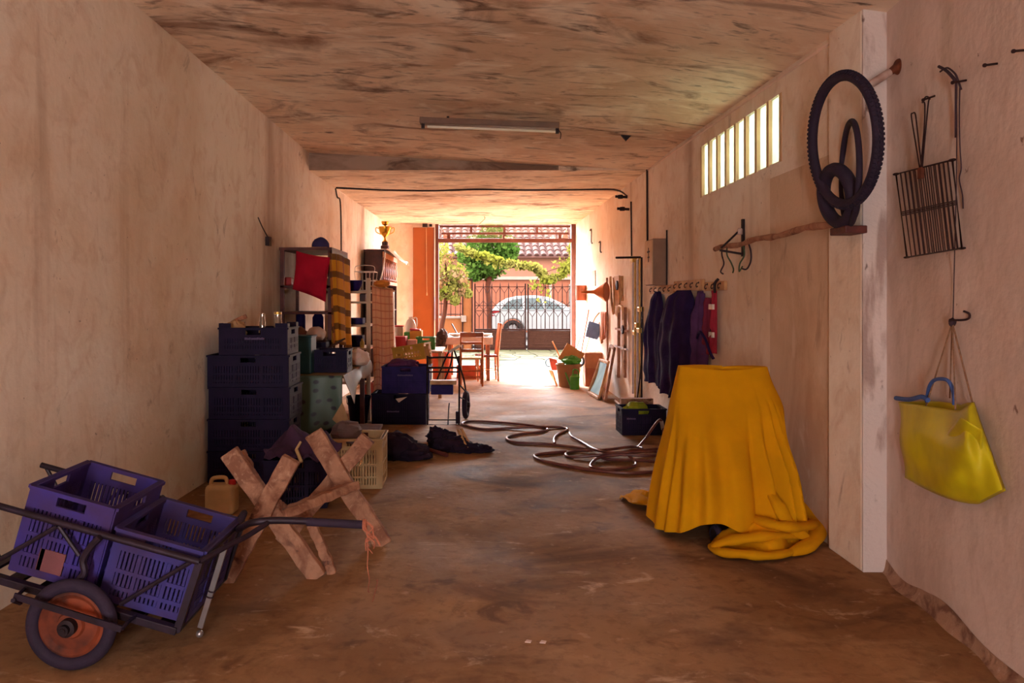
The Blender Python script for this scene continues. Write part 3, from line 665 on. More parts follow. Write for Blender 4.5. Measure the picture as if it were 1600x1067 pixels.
mb = MB(); leaves(mb, [(at(x, y, YT-.2), (r/60, .4, r/66)) for x, y, r in ((690,440,14),(714,428,12),(724,440,8),(683,425,10),(722,455,7),(700,405,10))], 260, .11, 5); mb.build('turning_foliage', leaf_or, t, kind='stuff')
YT2 = 24.0
t = thing('street_tree', 'full green street tree rising in front of the pink house', 'tree', at(763, 467+1740/YT2, YT2))
mb = MB(); mb.tube(smoothpath([at(765, 467+1680/YT2, YT2), at(764, 475, YT2), at(762, 450, YT2), at(766, 428, YT2)]), .08, 8); mb.build('trunk', bark, t, smooth=True)
mb = MB()
for e_ in ((742, 415), (785, 400), (765, 395), (800, 405)): mb.tube(smoothpath([at(763, 440, YT2), at((763+e_[0])/2, 425, YT2), at(*e_, YT2)]), .03, 6)
mb.build('branches', bark, t, smooth=True)
mb = MB(); leaves(mb, [(at(x, y, YT2+dy), (r/50, .55, r/50)) for x, y, r, dy in ((745,390,24,0),(770,385,28,.2),(793,388,20,0),(750,412,24,.1),(775,408,24,0),(742,425,15,0),(765,425,15,.2),(795,402,14,0),(730,400,16,.2),(770,365,22,0))], 3600, .13, 6); mb.build('foliage', leaf_grn, t, kind='stuff')
YV = 20.8
vn = thing('climbing_vine', 'long yellow green vine strung across the yard above the gate', 'vine', at(800, 410, YV))
vpath = [(716,384),(730,392),(745,398),(762,402),(780,408),(800,413),(822,415),(838,418),(846,426),(852,436),(862,437),(875,430),(888,418),(895,400),(897,385)]
vp = smoothpath([at(x, y, YV) for x, y in vpath]); mb = MB(); mb.tube(vp, .012, 6); mb.tube(smoothpath([at(846,424,YV), at(842,432,YV), at(836,442,YV)]), .01, 5); mb.tube(smoothpath([at(850,436,YV), at(849,455,YV), at(848,470,YV)]), .01, 5); mb.tube(smoothpath([at(846,428,YV), at(868,420,YV), at(895,414,YV)]), .01, 5); mb.build('stem', bark, vn, smooth=True)
mb = MB(); leaves(mb, [(p, (.14, .2, .13)) for p in vp]+[(at(x, y, YV), (.2, .2, .2)) for x, y in ((890,400),(880,415),(868,425),(893,390),(872,412),(885,428),(836,441),(849,452),(848,465),(890,415),(800,416),(780,410),(762,404))], 1300, .12, 8); mb.build('foliage', leaf_yel, vn, kind='stuff')

# ------------------------------------------------------------ harvest crates
def panel(mb, o, ux, W, Hh, slats, hand=True, slw=.0055, t=.012, rows=(.30, .62), raised=0, lip=True):
    """lattice side panel in the plane of ux and Z; o is its lower corner"""
    o = V(o); ux = V(ux); n = V((ux.y, -ux.x, 0))
    def b(x0, x1, z0, z1, tt=t, off=0): 
        c = o+ux*((x0+x1)/2)+V((0,0,(z0+z1)/2))+n*off
        R = Matrix((ux, -n, V((0,0,1)))).transposed(); mb.obox(c, (x1-x0, tt, z1-z0), R)
    b(0, W, 0, .03); cw = min(.045, W*.1)
    b(0, cw, .03, Hh); b(W-cw, W, .03, Hh)
    if raised:
        b(0, cw*2, Hh, Hh+raised); b(W-cw*2, W, Hh, Hh+raised)
    z_top0 = Hh-.085
    if hand:
        hx0, hx1 = W/2-.06, W/2+.06
        b(cw, hx0, z_top0, Hh-.02); b(hx1, W-cw, z_top0, Hh-.02); b(hx0, hx1, z_top0, z_top0+.028); b(cw, W-cw, Hh-.02, Hh)
    else: b(cw, W-cw, Hh-.05, Hh); z_top0 = Hh-.05
    if lip: b(-.003, W+.003, Hh-.014, Hh, t+.016)
    zs = [.03]+[z_top0*r for r in rows]+[z_top0]
    for z in zs[1:-1]: b(cw, W-cw, z-.008, z+.008, t+.004)
    ns = slats
    for k in range(ns):
        x = cw+(W-2*cw)*(k+.5)/ns; b(x-slw, x+slw, .03, z_top0, t*.8)
    for fx in (.33, .67): b(W*fx-.008, W*fx+.008, .03, z_top0, t+.006)
    return b
def crate(name, label, w_, d_, h_, mt, slats=20, raised=0, group=None, plate=None, cat='crate', lip=True, text=None, slw=.0055):
    c = thing(name, label, cat, (0,0,0), group)
    for nm, o, ux, W in (('front_panel', (-w_/2, -d_/2, 0), (1,0,0), w_), ('rear_panel', (-w_/2, d_/2, 0), (1,0,0), w_), ('end_panel', (-w_/2, -d_/2, 0), (0,1,0), d_), ('end_panel', (w_/2, -d_/2, 0), (0,1,0), d_)):
        mb = MB(); b = panel(mb, o, ux, W, h_, max(6, int(slats*W/w_)), raised=raised, lip=lip, slw=slw); mb.build(nm, mt, c)
        if nm == 'front_panel' and plate:
            for (x0, x1, z0, z1, pm_) in plate:
                mb = MB(); mb.box((-w_/2+x0*w_, -d_/2-.009, z0*h_), (-w_/2+x1*w_, -d_/2-.002, z1*h_)); mb.build('plate', pm_, c)
        if nm == 'front_panel' and text:
            mb = MB(); x = text[0]*w_-w_/2; r = random.Random(5)
            while x < text[1]*w_-w_/2:
                ww = .008; mb.box((x, -d_/2-.011, text[2]*h_), (x+ww, -d_/2-.006, text[2]*h_+r.choice((.014, .017)))); x += .012
            mb.build('lettering', crate_text, c)
    mb = MB(); n = 9
    for k in range(n):
        y = -d_/2+.02+(d_-.04)*k/(n-1); mb.box((-w_/2+.008, y-.014, .002), (w_/2-.008, y+.014, .012))
    for k in range(4):
        x = -w_/2+.03+(w_-.06)*k/3; mb.box((x-.012, -d_/2+.008, .0), (x+.012, d_/2-.008, .010))
    mb.build('base', mt, c); return c
def place(o, loc, rot=(0,0,0)): o.location = loc; o.rotation_euler = rot; return o

# stack of dark crates against the left wall
bw, bd, bh = .63, .40, .250
XA = at(318, 755, 6.04).x+bw/2+.035
c0 = crate('harvest_crate', 'black crate on the floor, lowest of the tall stack by the wall', bw, bd, bh, pl_black, 26, slw=.0083, group='black crates in the tall stack')
place(c0, (XA, 6.25, 0))
names = ['black crate second from the floor in the tall stack', 'black crate in the middle of the tall five-crate stack', 'black crate second from the top, wider than the one on it']
for i, nme in enumerate(names): copy_tree(c0, (XA+(.0, .008, -.004)[i], 6.25, .252*(i+1)), (0, 0, (.01, -.015, .008)[i]), nme)
ct = crate('harvest_crate', 'narrower black crate with raised corners topping the tall stack, jars inside', .53, .38, .215, pl_black, 22, slw=.0088, raised=.035, group='black crates in the tall stack', text=(.38, .66, .56))
place(ct, (at(394, 0, 6.04).x, 6.25, 1.008), (0,0,.01))
# things in the top crate
def jar(px0, px1, ytop, Y, label, lid=False):
    a, b = at(px0, ytop, Y), at(px1, ytop, Y); c = (a+b)/2; r = (b.x-a.x)/2; zb = 1.022; h = a.z-zb
    t = thing('glass_jar', label, 'jar', (c.x, Y, zb), 'glass jars in the top crate')
    mb = MB(); mb.lathe([(r*.9, 0), (r, .01), (r, h*.78), (r*.8, h*.88), (r*.8, h), (r*.7, h), (r*.7, h*.87), (r*.92, h*.76), (r*.92, .02), (0, .015)], (c.x, Y, zb), n=20); mb.build('jar_body', jar_glass, t, smooth=True)
    if lid: mb = MB(); mb.lathe([(r*.84, 0), (r*.84, .018), (0, .02)], (c.x, Y, zb+h)); mb.build('lid', brass, t)
jar(405, 415, 490, 6.2, 'tall clear glass jar standing in the top black crate')
jar(427, 441, 491, 6.2, 'wider clear glass jar with a metal lid beside the tall one', True)
m = MB(); m.blob(at(366, 520, 6.25), (.10, .10, .10), 3, .3); tag(m.build('rolled_cloth', cloth_beige, smooth=True), 'brown folded cloth poking out of the top black crate', 'cloth')
m = MB(); m.tube(smoothpath([at(362, 505, 6.33), at(375, 498, 6.33), at(385, 494, 6.33)]), .018, 8); tag(m.build('wooden_stick', wood, smooth=True), 'short wooden tool handle leaning out of the top black crate', 'handle')

# ------------------------------------------------------------ hand cart with two blue crates
YN, YF = 3.06, 3.62
ct_ = thing('hand_cart', 'dark steel two-wheeled hand cart tipped down toward its handle', 'cart', (-1.55, 3.3, 0))
def cn(px, py): return at(px, py, YN)
def cf(p): return V((p.x, YF, p.z))
A0, A1, B0, B1 = cn(-60, 774), cn(312, 878), cn(-60, 887), cn(277, 985)
for nm, pr in (('near', lambda p: p), ('far', cf)):
    mb = MB(); mb.tube([pr(A0), pr(A1)], .0135, 10); mb.build('top_rail', steel, ct_, smooth=True)
    mb = MB(); mb.bar(pr(B0), pr(B1), .035, .03); mb.build('bottom_rail', steel, ct_, bevel=.003)
    for a, b in (((0,874), (90,822)), ((92,822), (124,868)), ((188,944), (298,878)), ((-50,780), (0,874))): mb = MB(); mb.tube([pr(cn(*a)), pr(cn(*b))], .009, 8); mb.build('brace', steel, ct_, smooth=True)
    mb = MB(); mb.bar(pr(A1), pr(B1), .028, .02, (0,1,0)); mb.build('corner_post', steel, ct_)
    mb = MB(); hoop = [cn(162, 836), cn(148, 850), cn(136, 870), cn(138, 890), cn(128, 905), cn(116, 940), cn(110, 976)]
    mb.tube(smoothpath([pr(p)-V((0, .03 if nm == 'near' else -.03, 0)) for p in hoop]), .014, 8); mb.build('wheel_fork', steel, ct_, smooth=True)
mb = MB(); mb.tube([A1, cf(A1)], .0125, 8); mb.tube([B1, cf(B1)], .0125, 8); mb.build('end_rails', steel, ct_, smooth=True)
for k in range(5):
    mb = MB(); f = (k+.5)/5; mb.bar(A1.lerp(cf(A1), f), B1.lerp(cf(B1), f), .03, .008, (1,0,0)); mb.build('end_slat', steel, ct_)
for k in range(7):
    f = (k+.5)/7; p = B0.lerp(B1, f); mb = MB(); mb.bar(p+V((0, .02, -.012)), cf(p)+V((0, -.02, -.012)), .075, .012); mb.build('floor_slat', steel, ct_)
# draw bar
bar_y = 3.36
K = at(392, 817, bar_y)
mb = MB(); mb.tube(smoothpath([cf(A1)+V((-.02,0,0)), cf(A1)+V((.02, -.04, .05)), at(372, 826, 3.5), K, at(430, 813, bar_y), at(500, 815, bar_y), at(572, 820, bar_y)]), .0155, 10); mb.build('draw_bar', steel, ct_, smooth=True)
mb = MB(); mb.tube(smoothpath([A1, at(350, 856, 3.15), at(385, 838, 3.25), at(418, 817, bar_y-.02)]), .012, 8); mb.build('handle_arm', steel, ct_, smooth=True)
mb = MB(); mb.tube([at(480, 815, bar_y), at(572, 820, bar_y)], .019, 10); mb.build('grip', rubber, ct_, smooth=True)
# silver leg
mb = MB(); mb.bar(at(352, 853, 3.25), at(313, 980, 3.28), .022, .014, (0,1,0)); lg = mb.build('support_leg', alu, ct_, label='light grey metal support leg')
mb = MB(); mb.blob(V((at(312, 985, 3.28).x, 3.28, .02)), (.016, .016, .016), 1, 0, 12); mb.build('foot', alu, lg, smooth=True)
mb = MB()
for f in (.55, .62): p = at(352, 853, 3.25).lerp(at(313, 980, 3.28), f); mb.torus(p, (.3, 0, 1), .014, .003, 12, 6)
mb.build('binding', rope_dk, lg)
mb = MB(); mb.bar(at(22, 931, 2.93), at(190, 983, 2.93), .024, .008, (0,1,0)); mb.tube(smoothpath([at(190, 983, 2.93), at(200, 972, 2.97), at(212, 962, YN)]), .008, 6); mb.tube([at(24, 934, 2.93), at(40, 918, YN)], .008, 6); mb.tube([at(20, 938, 2.91), at(32, 942, 2.97)], .009, 6); mb.build('guard_strap', steel, ct_)
AX = at(112, 975.5, 3.0)
for yy, sg in ((3.0, -1), (3.70, 1)):
    c = V((AX.x, yy, .179))
    mb = MB(); mb.torus(c, (0,1,0), .152, .0265, 56, 10, .9); wh = mb.build('wheel', rubber, ct_, smooth=True, label='rubber tyre on a rusty orange disc')
    mb = MB(); mb.lathe([(.133, -.012), (.130, .004), (.118, .010), (.10, -.004), (.055, .004), (.048, .016), (.02, .020), (0, .020)], c, (0, sg, 0), n=40); mb.build('wheel_disc', rim_rust, wh, smooth=True)
    mb = MB(); mb.lathe([(.034, 0), (.034, .03), (.02, .034), (.02, .05), (0, .05)], c+V((0, sg*.016, 0)), (0, sg, 0), n=20); mb.build('hub', iron, wh, smooth=True)
mb = MB(); mb.tube([V((AX.x, 2.93, .179)), V((AX.x, 3.76, .179))], .011, 8); mb.build('axle', iron, ct_)
# two crates standing in the cart
tilt = math.atan2(A0.z-A1.z, A1.x-A0.x)
ca = crate('harvest_crate', 'violet blue crate at the raised back end of the cart, showing its ends', .35, .46, .355, pl_blue, 16, group='blue crates in the cart', plate=[(.30, .60, .09, .34, mat('brown label', S(128, 74, 78), .8))])
def seat_on(px, w_):
    p = B0+(B1-B0)*((cn(px, 0).x-B0.x)/(B1.x-B0.x)); d = (B1-B0).normalized(); up = V((-d.z, 0, d.x)); return p+d*(w_/2)+up*.024
p = seat_on(0, .35); place(ca, (p.x, 3.34, p.z), (0, tilt, 0))
cb = crate('harvest_crate', 'faded blue crate low in the cart beside the handle end', .36, .46, .30, pl_bluegrey, 16, group='blue crates in the cart')
p = seat_on(160, .36); place(cb, (p.x-.045, 3.34, p.z), (0, tilt, 0))
# twine
tw_ = MB(); r = random.Random(2)
for k in range(5):
    x0, y0 = 570+r.uniform(-3, 5), 816+r.uniform(-2, 4)
    pts = [at(x0, y0, 3.33)]
    for j in range(1, 6): pts.append(at(573+r.uniform(-8, 10)+j*.8, y0+j*r.uniform(6, 9), 3.33+r.uniform(-.02, .02)))
    tw_.tube(smoothpath(pts, 4), .0028, 5)
tw_.tube(smoothpath([at(573, 830, 3.33), at(575, 860, 3.33), at(574, 885, 3.34), at(577, 905, 3.36), FL(576, 925, .004), FL(590, 906, .004), FL(582, 940, .004)]), .0025, 5)
for k in range(4): tw_.torus(at(568+k*1.2, 819.5, bar_y), (1, .1*k, 0), .021, .003, 16, 5)
tw_.tube(smoothpath([at(574, 838, 3.33), at(585, 838, 3.33), at(590, 845, 3.33), at(594, 852, 3.33)]), .004, 5)
tag(tw_.build('twine', mat('orange twine', S(190, 112, 84), .9, scale=50), smooth=True), 'frayed orange twine tied round the cart handle and trailing to the floor', 'twine')

# ------------------------------------------------------------ saw buck
sb = thing('sawbuck', 'rough timber sawbuck of two crossed plank frames behind the cart handle', 'sawhorse', FL(500, 890))
def plank(a, b, wd, th, nm='leg', up=(0,1,0), lab=None):
    mb = MB(); a, b = V(a), V(b); d = (b-a).normalized(); u = V(up); u = (u-d*u.dot(d)).normalized(); sd = u.cross(d); n = 14
    rr = random.Random(int(a.x*999+b.z*77)); ofs = [rr.uniform(-.004, .004) for _ in range(n+1)]
    for k in range(n+1):
        c = a.lerp(b, k/n)
        for sx_, sy_ in ((-1,-1),(1,-1),(1,1),(-1,1)):
            mb.v.append(c+sd*(wd/2*sx_+ofs[k])+u*(th/2*sy_+.003*math.sin(k*2.1)))
    for k in range(n):
        for q in range(4): mb.f.append((k*4+q, k*4+(q+1) % 4, k*4+4+(q+1) % 4, k*4+4+q))
    mb.f += [(3,2,1,0), tuple(n*4+q for q in range(4))]
    return mb.build(nm, wood, sb, bevel=.006, label=lab)
y1, y2 = 3.98, 4.5
plank(at(357, 706, y1), FL(497, 467+1740/y1-2), .095, .05)
plank(at(374, 706, y1+.10), at(415, 786, y1+.10), .06, .045, 'batten')
plank(at(487, 818, y1+.06), FL(520, 467+1740/(y1+.06)-2), .05, .04, 'batten')
plank(at(455, 716, y1-.055), FL(352, 467+1740/(y1-.055)-2), .095, .05)
plank(at(489, 676, y2), FL(599, 467+1740/y2-2), .105, .05)
plank(at(575, 684, y2+.055), FL(440, 467+1740/(y2+.055)-2), .095, .05)
plank(at(415, 800, y1+.02)+V((.06,0,-.02)), at(548, 760, y2-.05), .15, .05, 'cross_rail', (0,.5,1))
plank(at(428, 786, y1-.02), at(446, 800, y1+.14), .05, .05, 'peg')

# ------------------------------------------------------------ clutter behind the sawbuck
jc = thing('jerrycan', 'small cream jerrycan with a moulded handle behind the cart', 'jerrycan', FL(347, 467+1740/5.2))
pj = FL(347, 467+1740/5.2)
mb = MB(); mb.obox(pj+V((0, 0, .10)), (.20, .14, .20)); mb.build('can_body', pl_cream, jc, bevel=.03, seg=3, smooth=True)
mb = MB(); mb.tube(smoothpath([pj+V((-.075, 0, .195)), pj+V((-.06, 0, .235)), pj+V((.02, 0, .24)), pj+V((.035, 0, .195))]), .014, 8); mb.build('handle', pl_cream, jc, smooth=True)
mb = MB(); mb.lathe([(.025, 0), (.025, .03), (0, .03)], pj+V((.07, 0, .195))); mb.build('cap', pl_red, jc)
pc = crate('harvest_crate', 'pale cream slatted crate behind the sawbuck', .42, .40, .38, pl_cream, 16)
place(pc, (at(596, 0, 5.86).x-.215, 6.07, 0), (0,0,.02))
m = MB(); m.blob((at(540, 0, 6.0).x, 6.05, .40), (.12, .13, .09), 11, .35); tag(m.build('bundled_rag', mat('grey rag', S(120, 96, 96), .9, scale=9), smooth=True), 'grey crumpled rag lying in the cream crate', 'rag')
dk = crate('harvest_crate', 'black crate under a purple cloth behind the sawbuck', .42, .40, .34, pl_black, 18)
place(dk, (at(465, 0, 5.45).x, 5.50, 0), (0,0,.1))
m = MB()
def prp(u, v):
    a = u*2*PI; n_ = noise.noise(V((math.cos(a)*1.6*v, math.sin(a)*1.6*v, 2))); n3 = noise.noise(V((math.cos(a)*4*v, math.sin(a)*4*v, 6)))
    r = (.02+.27*v)*(1+.22*n_*v+.10*math.sin(7*a)*v**2); z = .50-.15*v**1.6+.10*n_+.05*n3
    return V((at(466, 0, 5.4).x+r*.85*math.cos(a), 5.46+r*.8*math.sin(a), max(z, .352 if v < .72 else .20+.1*n_)))
m.grid(prp, 64, 24, closeu=True); tag(m.build('purple_cloth', mat('dark purple cloth', S(70, 42, 74), .9, scale=8), smooth=True, solid=.006), 'dark purple cloth heaped on a black crate', 'cloth')
mb = MB(); mb.tube([at(463, 702, 5.25), at(471, 722, 5.2)], .012, 8); mb.tube([at(470, 690, 5.28), at(463, 702, 5.25)], .009, 8); tag(mb.build('chisel', pl_cream, smooth=True), 'tool with a pale handle resting against the purple cloth', 'tool')
wb = thing('wooden_box', 'low brown wooden box with a boarded lid beyond the cream crate', 'box', FL(565, 467+1740/7.0))
xa, xb = at(535, 0, 7.0).x, at(590, 0, 7.0).x
mb = MB(); mb.box((xa, 6.95, 0), (xb, 7.3, .24)); mb.build('box_body', wood_red, wb, bevel=.005)
for k in range(3):
    mb = MB(); mb.box((xa-.01, 6.94+k*.123, .24), (xb+.01, 6.94+k*.123+.118, .262)); mb.build('lid_board', wood_red, wb)

# ------------------------------------------------------------ table with oilcloth and the things on it
YT0, YT1, XT0, XT1, ZT = 7.05, 8.85, -1.98, -1.24, .745
tb = thing('side_table', 'wooden table under the mint floral oilcloth along the wall', 'table', (-1.6, 7.9, 0))
mb = MB(); mb.box((XT0, YT0, ZT-.03), (XT1, YT1, ZT)); mb.build('tabletop', wood_red, tb)
for x in (XT0+.05, XT1-.07):
    for y in (YT0+.06, YT1-.06):
        mb = MB(); mb.box((x-.025, y-.025, 0), (x+.025, y+.025, ZT-.03)); mb.build('leg', wood_red, tb)
tcl = thing('tablecloth', 'mint floral oilcloth hanging over the front of the wall table', 'tablecloth', (-1.6, 7.0, ZT))
mb = MB(); mb.grid(lambda u, v: V((XT0-.0+u*(XT1-XT0+.02), YT0-.015+v*(YT1-YT0+.03), ZT+.005)), 4, 6); mb.build('top_panel', mat('olive oilcloth top', S(150, 120, 74), .4, scale=5), tcl)
mb = MB(); sheet(mb, [(XT0, YT0-.02, ZT+.004), (XT1+.01, YT0-.02, ZT+.004)], lambda u: .23+.03*math.sin(u*9)-.06*max(0, u-.8)*5*(u-.8), .010, 3, 50, 20, 2, .02); mb.build('front_drop', floral, tcl, smooth=True, solid=.003)
mb = MB()
def flap(u, v):
    y = YT0-.02+u*(YT1-YT0+.03); dz = (.13+.13*math.exp(-((u-.08)/.12)**2)+.03*math.sin(u*11))
    return V((XT1+.012+.05*v*math.exp(-((u-.1)/.25)**2)+.018*math.sin(u*14+v*2)*v+.03*v, y+.05*v*math.sin(u*6), ZT+.006-dz*v))
mb.grid(flap, 60, 16); mb.build('side_drop', foil, tcl, smooth=True, solid=.003, label='glossy olive oilcloth flap over the table side')
mb = MB(); mb.prism([at(519, 655, 7.0), at(535, 628, 6.99), at(549, 672, 7.0), at(541, 675, 6.99)], (0,.006,0)); mb.build('torn_corner', cloth_beige, tcl, label='beige torn corner below the mint cloth')
ZTT = ZT+.008
tbn = thing('teal_bin', 'dark teal plastic bin on the table beside the tall crate stack', 'bin', (at(475, 0, 7.25).x, 7.25, ZTT))
mb = MB(); c_ = V((at(475, 0, 7.25).x, 7.25, ZTT)); mb.obox(c_+V((0,0,.17)), (.185, .24, .34)); mb.build('bin_body', pl_teal, tbn, bevel=.012)
mb = MB(); mb.obox(c_+V((0,0,.345)), (.20, .255, .02)); mb.build('bin_rim', pl_teal, tbn, bevel=.006)
tcb = crate('harvest_crate', 'small black crate standing on the oilcloth table', .325, .30, .215, pl_black, 14, slw=.0085); place(tcb, (at(514, 0, 7.25).x, 7.42, ZTT))
m = MB(); m.blob(V((at(556, 0, 8.0).x, 8.1, ZTT+.065)), (.13, .18, .10), 4, .2, flat=ZTT+.002); tag(m.build('white_sack', cloth_white, smooth=True), 'white soft sack lying on the table behind the small black crate', 'sack')
m = MB(); m.bar(at(494, 556, 7.75), at(536, 530, 8.0), .09, .015, (0,.3,1)); tag(m.build('leaning_board', wood_dark), 'dark narrow board lying slantwise over the small black crate', 'board')
# under the table
bk = thing('black_bucket', 'black bucket on the floor under the table end', 'bucket', FL(562, 660))
p = V((FL(562, 660).x-.01, 9.0, 0)); mb = MB(); mb.lathe([(.0, .01), (.10, 0), (.135, .30), (.145, .30), (.145, .315), (.13, .315), (.095, .015), (0, .015)], p, n=28); mb.build('pail', pl_black, bk, smooth=True)
mb = MB(); mb.tube(smoothpath([p+V((-.14, 0, .30)), p+V((-.10, -.10, .22)), p+V((.10, -.10, .22)), p+V((.14, 0, .30))]), .004, 6); mb.build('handle', iron, bk)
m = MB(); m.blob((at(577, 0, 10.1).x, 10.1, .19), (.10, .12, .20), 6, .2, flat=.001); tag(m.build('pink_bag', mat('pink bag', S(176, 80, 78), .7, scale=8), smooth=True), 'reddish pink bag on the floor behind the black bucket', 'bag')
bb = MB(); bb.box((at(505, 0, 7.5).x, 7.35, 0), (at(548, 0, 7.5).x, 7.75, .2)); tag(bb.build('storage_box', pl_black, bevel=.01), 'low black box under the oilcloth table', 'box')

# ------------------------------------------------------------ brown rack on the table, cushion, blanket, cap
XS0, XS1, YS0, YS1, ZS1 = -2.06, -1.555, 8.14, 8.80, 1.965
rk = thing('shelf_rack', 'reddish brown open rack behind the red cushion against the wall', 'shelf', ((XS0+XS1)/2, 8.45, ZTT))
for x in (XS0, XS1):
    for y in (YS0, YS1):
        if x == XS0 and y == YS1: x_ = x
        mb = MB(); mb.box((x-.02, y-.02, ZTT), (x+.02, y+.02, ZS1)); mb.build('post', wood_red, rk)
for z in (1.0, 1.30, 1.58):
    mb = MB(); mb.box((XS0-.02, YS0-.02, z-.012), (XS1+.02, YS1+.02, z+.012)); mb.build('shelf_board', wood_red, rk)
mb = MB(); mb.box((XS0-.03, YS0-.03, ZS1), (XS1+.025, 9.1, ZS1+.03)); mb.build('top_board', wood_red, rk)
mb = MB(); mb.box((XS1+.0, YS0-.02, ZS1-.10), (XS1+.025, 9.1, ZS1)); mb.build('fascia', wood_dark, rk)
def pillow(corners, th, n=22):
    P = [V(c) for c in corners]; nr = (P[1]-P[0]).cross(P[3]-P[0]).normalized(); mb = MB()
    for sg in (1, -1):
        def fn(u, v):
            e = lambda t: t-.06*math.sin(PI*t)*0
            p = P[0].lerp(P[1], u).lerp(P[3].lerp(P[2], u), v); b = (4*u*(1-u)*4*v*(1-v))**.45
            c = sum(P, V((0,0,0)))/4; pin = .05*(4*u*(1-u)*(1-4*v*(1-v))+4*v*(1-v)*(1-4*u*(1-u))); p = p+(c-p)*pin
            return p+nr*sg*(th*b+.012*b*noise.noise(V((u*4, v*4, sg))))
        mb.grid(fn, n, n)
    return mb
Yc = 8.02
m = pillow([at(463, 392, Yc), at(516, 402, Yc-.02), at(509, 472, Yc-.02), at(457, 452, Yc)], .075)
tag(m.build('red_cushion', cloth_red, smooth=True), 'bright red square cushion hanging on the front of the brown rack', 'cushion')
cp_ = thing('cap', 'navy cap lying on top of the brown rack', 'cap', at(501, 392, 8.3))
pc_ = V((at(501, 0, 8.3).x, 8.3, ZS1+.032))
mb = MB(); mb.blob(pc_+V((0,0,.02)), (.095, .10, .10), 2, .06, flat=pc_.z); mb.build('crown', mat('navy cotton', S(54, 46, 96), .9, scale=12), cp_, smooth=True)
mb = MB(); mb.grid(lambda u, v: pc_+V((.085*math.cos(PI+u*PI)*(1+.0*v), -.06-.12*v*math.sin(u*PI)-.01, .008-.012*v)), 16, 4); mb.build('brim', cloth_beige, cp_, smooth=True, solid=.006)
m = MB(); bl = [(-1.545, 8.02, 1.93), (-1.49, 8.25, 1.93), (-1.475, 8.95, 1.90)]
sheet(m, bl, lambda u: .93+.05*math.sin(u*5), .022, 3.5, 56, 26, 1, .03); tag(m.build('plaid_blanket', pl_plaid, smooth=True, solid=.008), 'yellow and brown plaid blanket hanging off the brown rack', 'blanket')
# small things on the rack shelves
for px, z, rr, h, mt, lab in ((470, 1.014, .05, .36, pl_navy, 'tall navy bottle on the rack below the red cushion'), (497, 1.014, .06, .34, pl_navy, 'stout navy canister on the rack below the red cushion')):
    m = MB(); p = V((at(px, 0, 8.35).x, 8.35, z-.002+.0)); m.lathe([(rr, 0), (rr, h*.7), (rr*.5, h*.85), (rr*.5, .275), (0, .275)], p, n=20); tag(m.build('bottle', mt, smooth=True), lab, 'bottle')
m = MB(); m.obox(V((at(447, 0, 8.35).x+.02, 8.35, 1.594+.045)), (.10, .12, .09)); tag(m.build('red_tin', pl_red, bevel=.01), 'small dark red tin on the upper shelf of the brown rack', 'tin')
m = MB(); m.blob(V((at(494, 0, 7.95).x, 7.93, ZTT+.34)), (.085, .10, .075), 8, .15); 
bx = thing('black_carton', 'black carton on the table in front of the brown rack', 'carton', (at(485, 0, 7.85).x, 7.86, ZTT))
mb = MB(); mb.box((at(463, 0, 7.8).x, 7.78, ZTT), (at(510, 0, 7.8).x, 8.02, ZTT+.26)); mb.build('carton_box', pl_black, bx, bevel=.008)
m = MB(); m.blob(V((at(494, 0, 7.9).x, 7.9, ZTT+.335)), (.10, .09, .078), 8, .12, flat=ZTT+.262); tag(m.build('white_bag', cloth_white, smooth=True), 'rounded white bag on the black carton under the red cushion', 'bag')
m = MB(); m.blob(V((at(467, 0, 7.9).x, 7.9, ZTT+.33)), (.09, .09, .08), 9, .2, flat=ZTT+.262); tag(m.build('brown_pouch', mat('brown leather', S(110, 62, 50), .6), smooth=True), 'dark brown pouch on the black carton near the rack post', 'pouch')

# ------------------------------------------------------------ white shelf with cloths
XH0, XH1, YH0, YH1, ZH = -1.90, -1.585, 12.9, 15.2, 2.245
XW0, XW1, YW0, YW1 = -1.80, -1.30, 9.22, 9.85
ws = thing('white_shelf', 'off white open shelf unit between the plaid blanket and check cloth', 'shelf', ((XW0+XW1)/2, 9.5, 0))
for x in (XW0, XW1):
    for y in (YW0, YW1):
        mb = MB(); mb.box((x-.024, y-.015, 0), (x+.024, y+.015, 1.70)); mb.build('post', shelf_white, ws)
for z in (.45, .86, 1.14, 1.42):
    mb = MB(); mb.box((XW0, YW0-.01, z-.025), (XW1, YW1+.01, z)); mb.build('shelf_board', shelf_white, ws)
mb = MB(); mb.box((XW0-.02, YW0-.015, 1.52), (XW1-.02, YW1, 1.545)); mb.build('top_board', shelf_white, ws)
p = V((at(552, 0, 9.4).x, 9.42, 1.547)); bo = thing('enamel_bowl', 'dark blue enamel bowl with a cream inside on the white shelf', 'bowl', p)
mb = MB(); mb.lathe([(.06, 0), (.10, .06), (.115, .13), (.108, .13)], p, n=28); mb.build('bowl_outer', pl_navy, bo, smooth=True)
mb = MB(); mb.lathe([(.108, .13), (.093, .06), (.0, .02)], p, n=28); mb.build('bowl_lining', pl_cream, bo, smooth=True)
wbk = thing('wire_basket', 'white wire basket on top of the white shelf', 'basket', (at(570, 0, 9.6).x, 9.6, 1.70))
q0 = V((at(571, 0, 9.5).x, 9.55, 1.545)); mb = MB(); w3, d3 = .12, .16
for z, s_ in ((.24, 1.0), (.13, .9), (.01, .8)):
    mb.tube([q0+V((a*w3*s_, b*d3*s_, z)) for a, b in ((-1,-1),(1,-1),(1,1),(-1,1))], .005, 6, closed=True)
for k in range(6):
    f = -1+2*k/5
    for b in (-1, 1): mb.tube([q0+V((f*w3, b*d3, .24)), q0+V((f*w3*.8, b*d3*.8, .01))], .003, 5)
mb.build('wire_frame', pl_white, wbk)
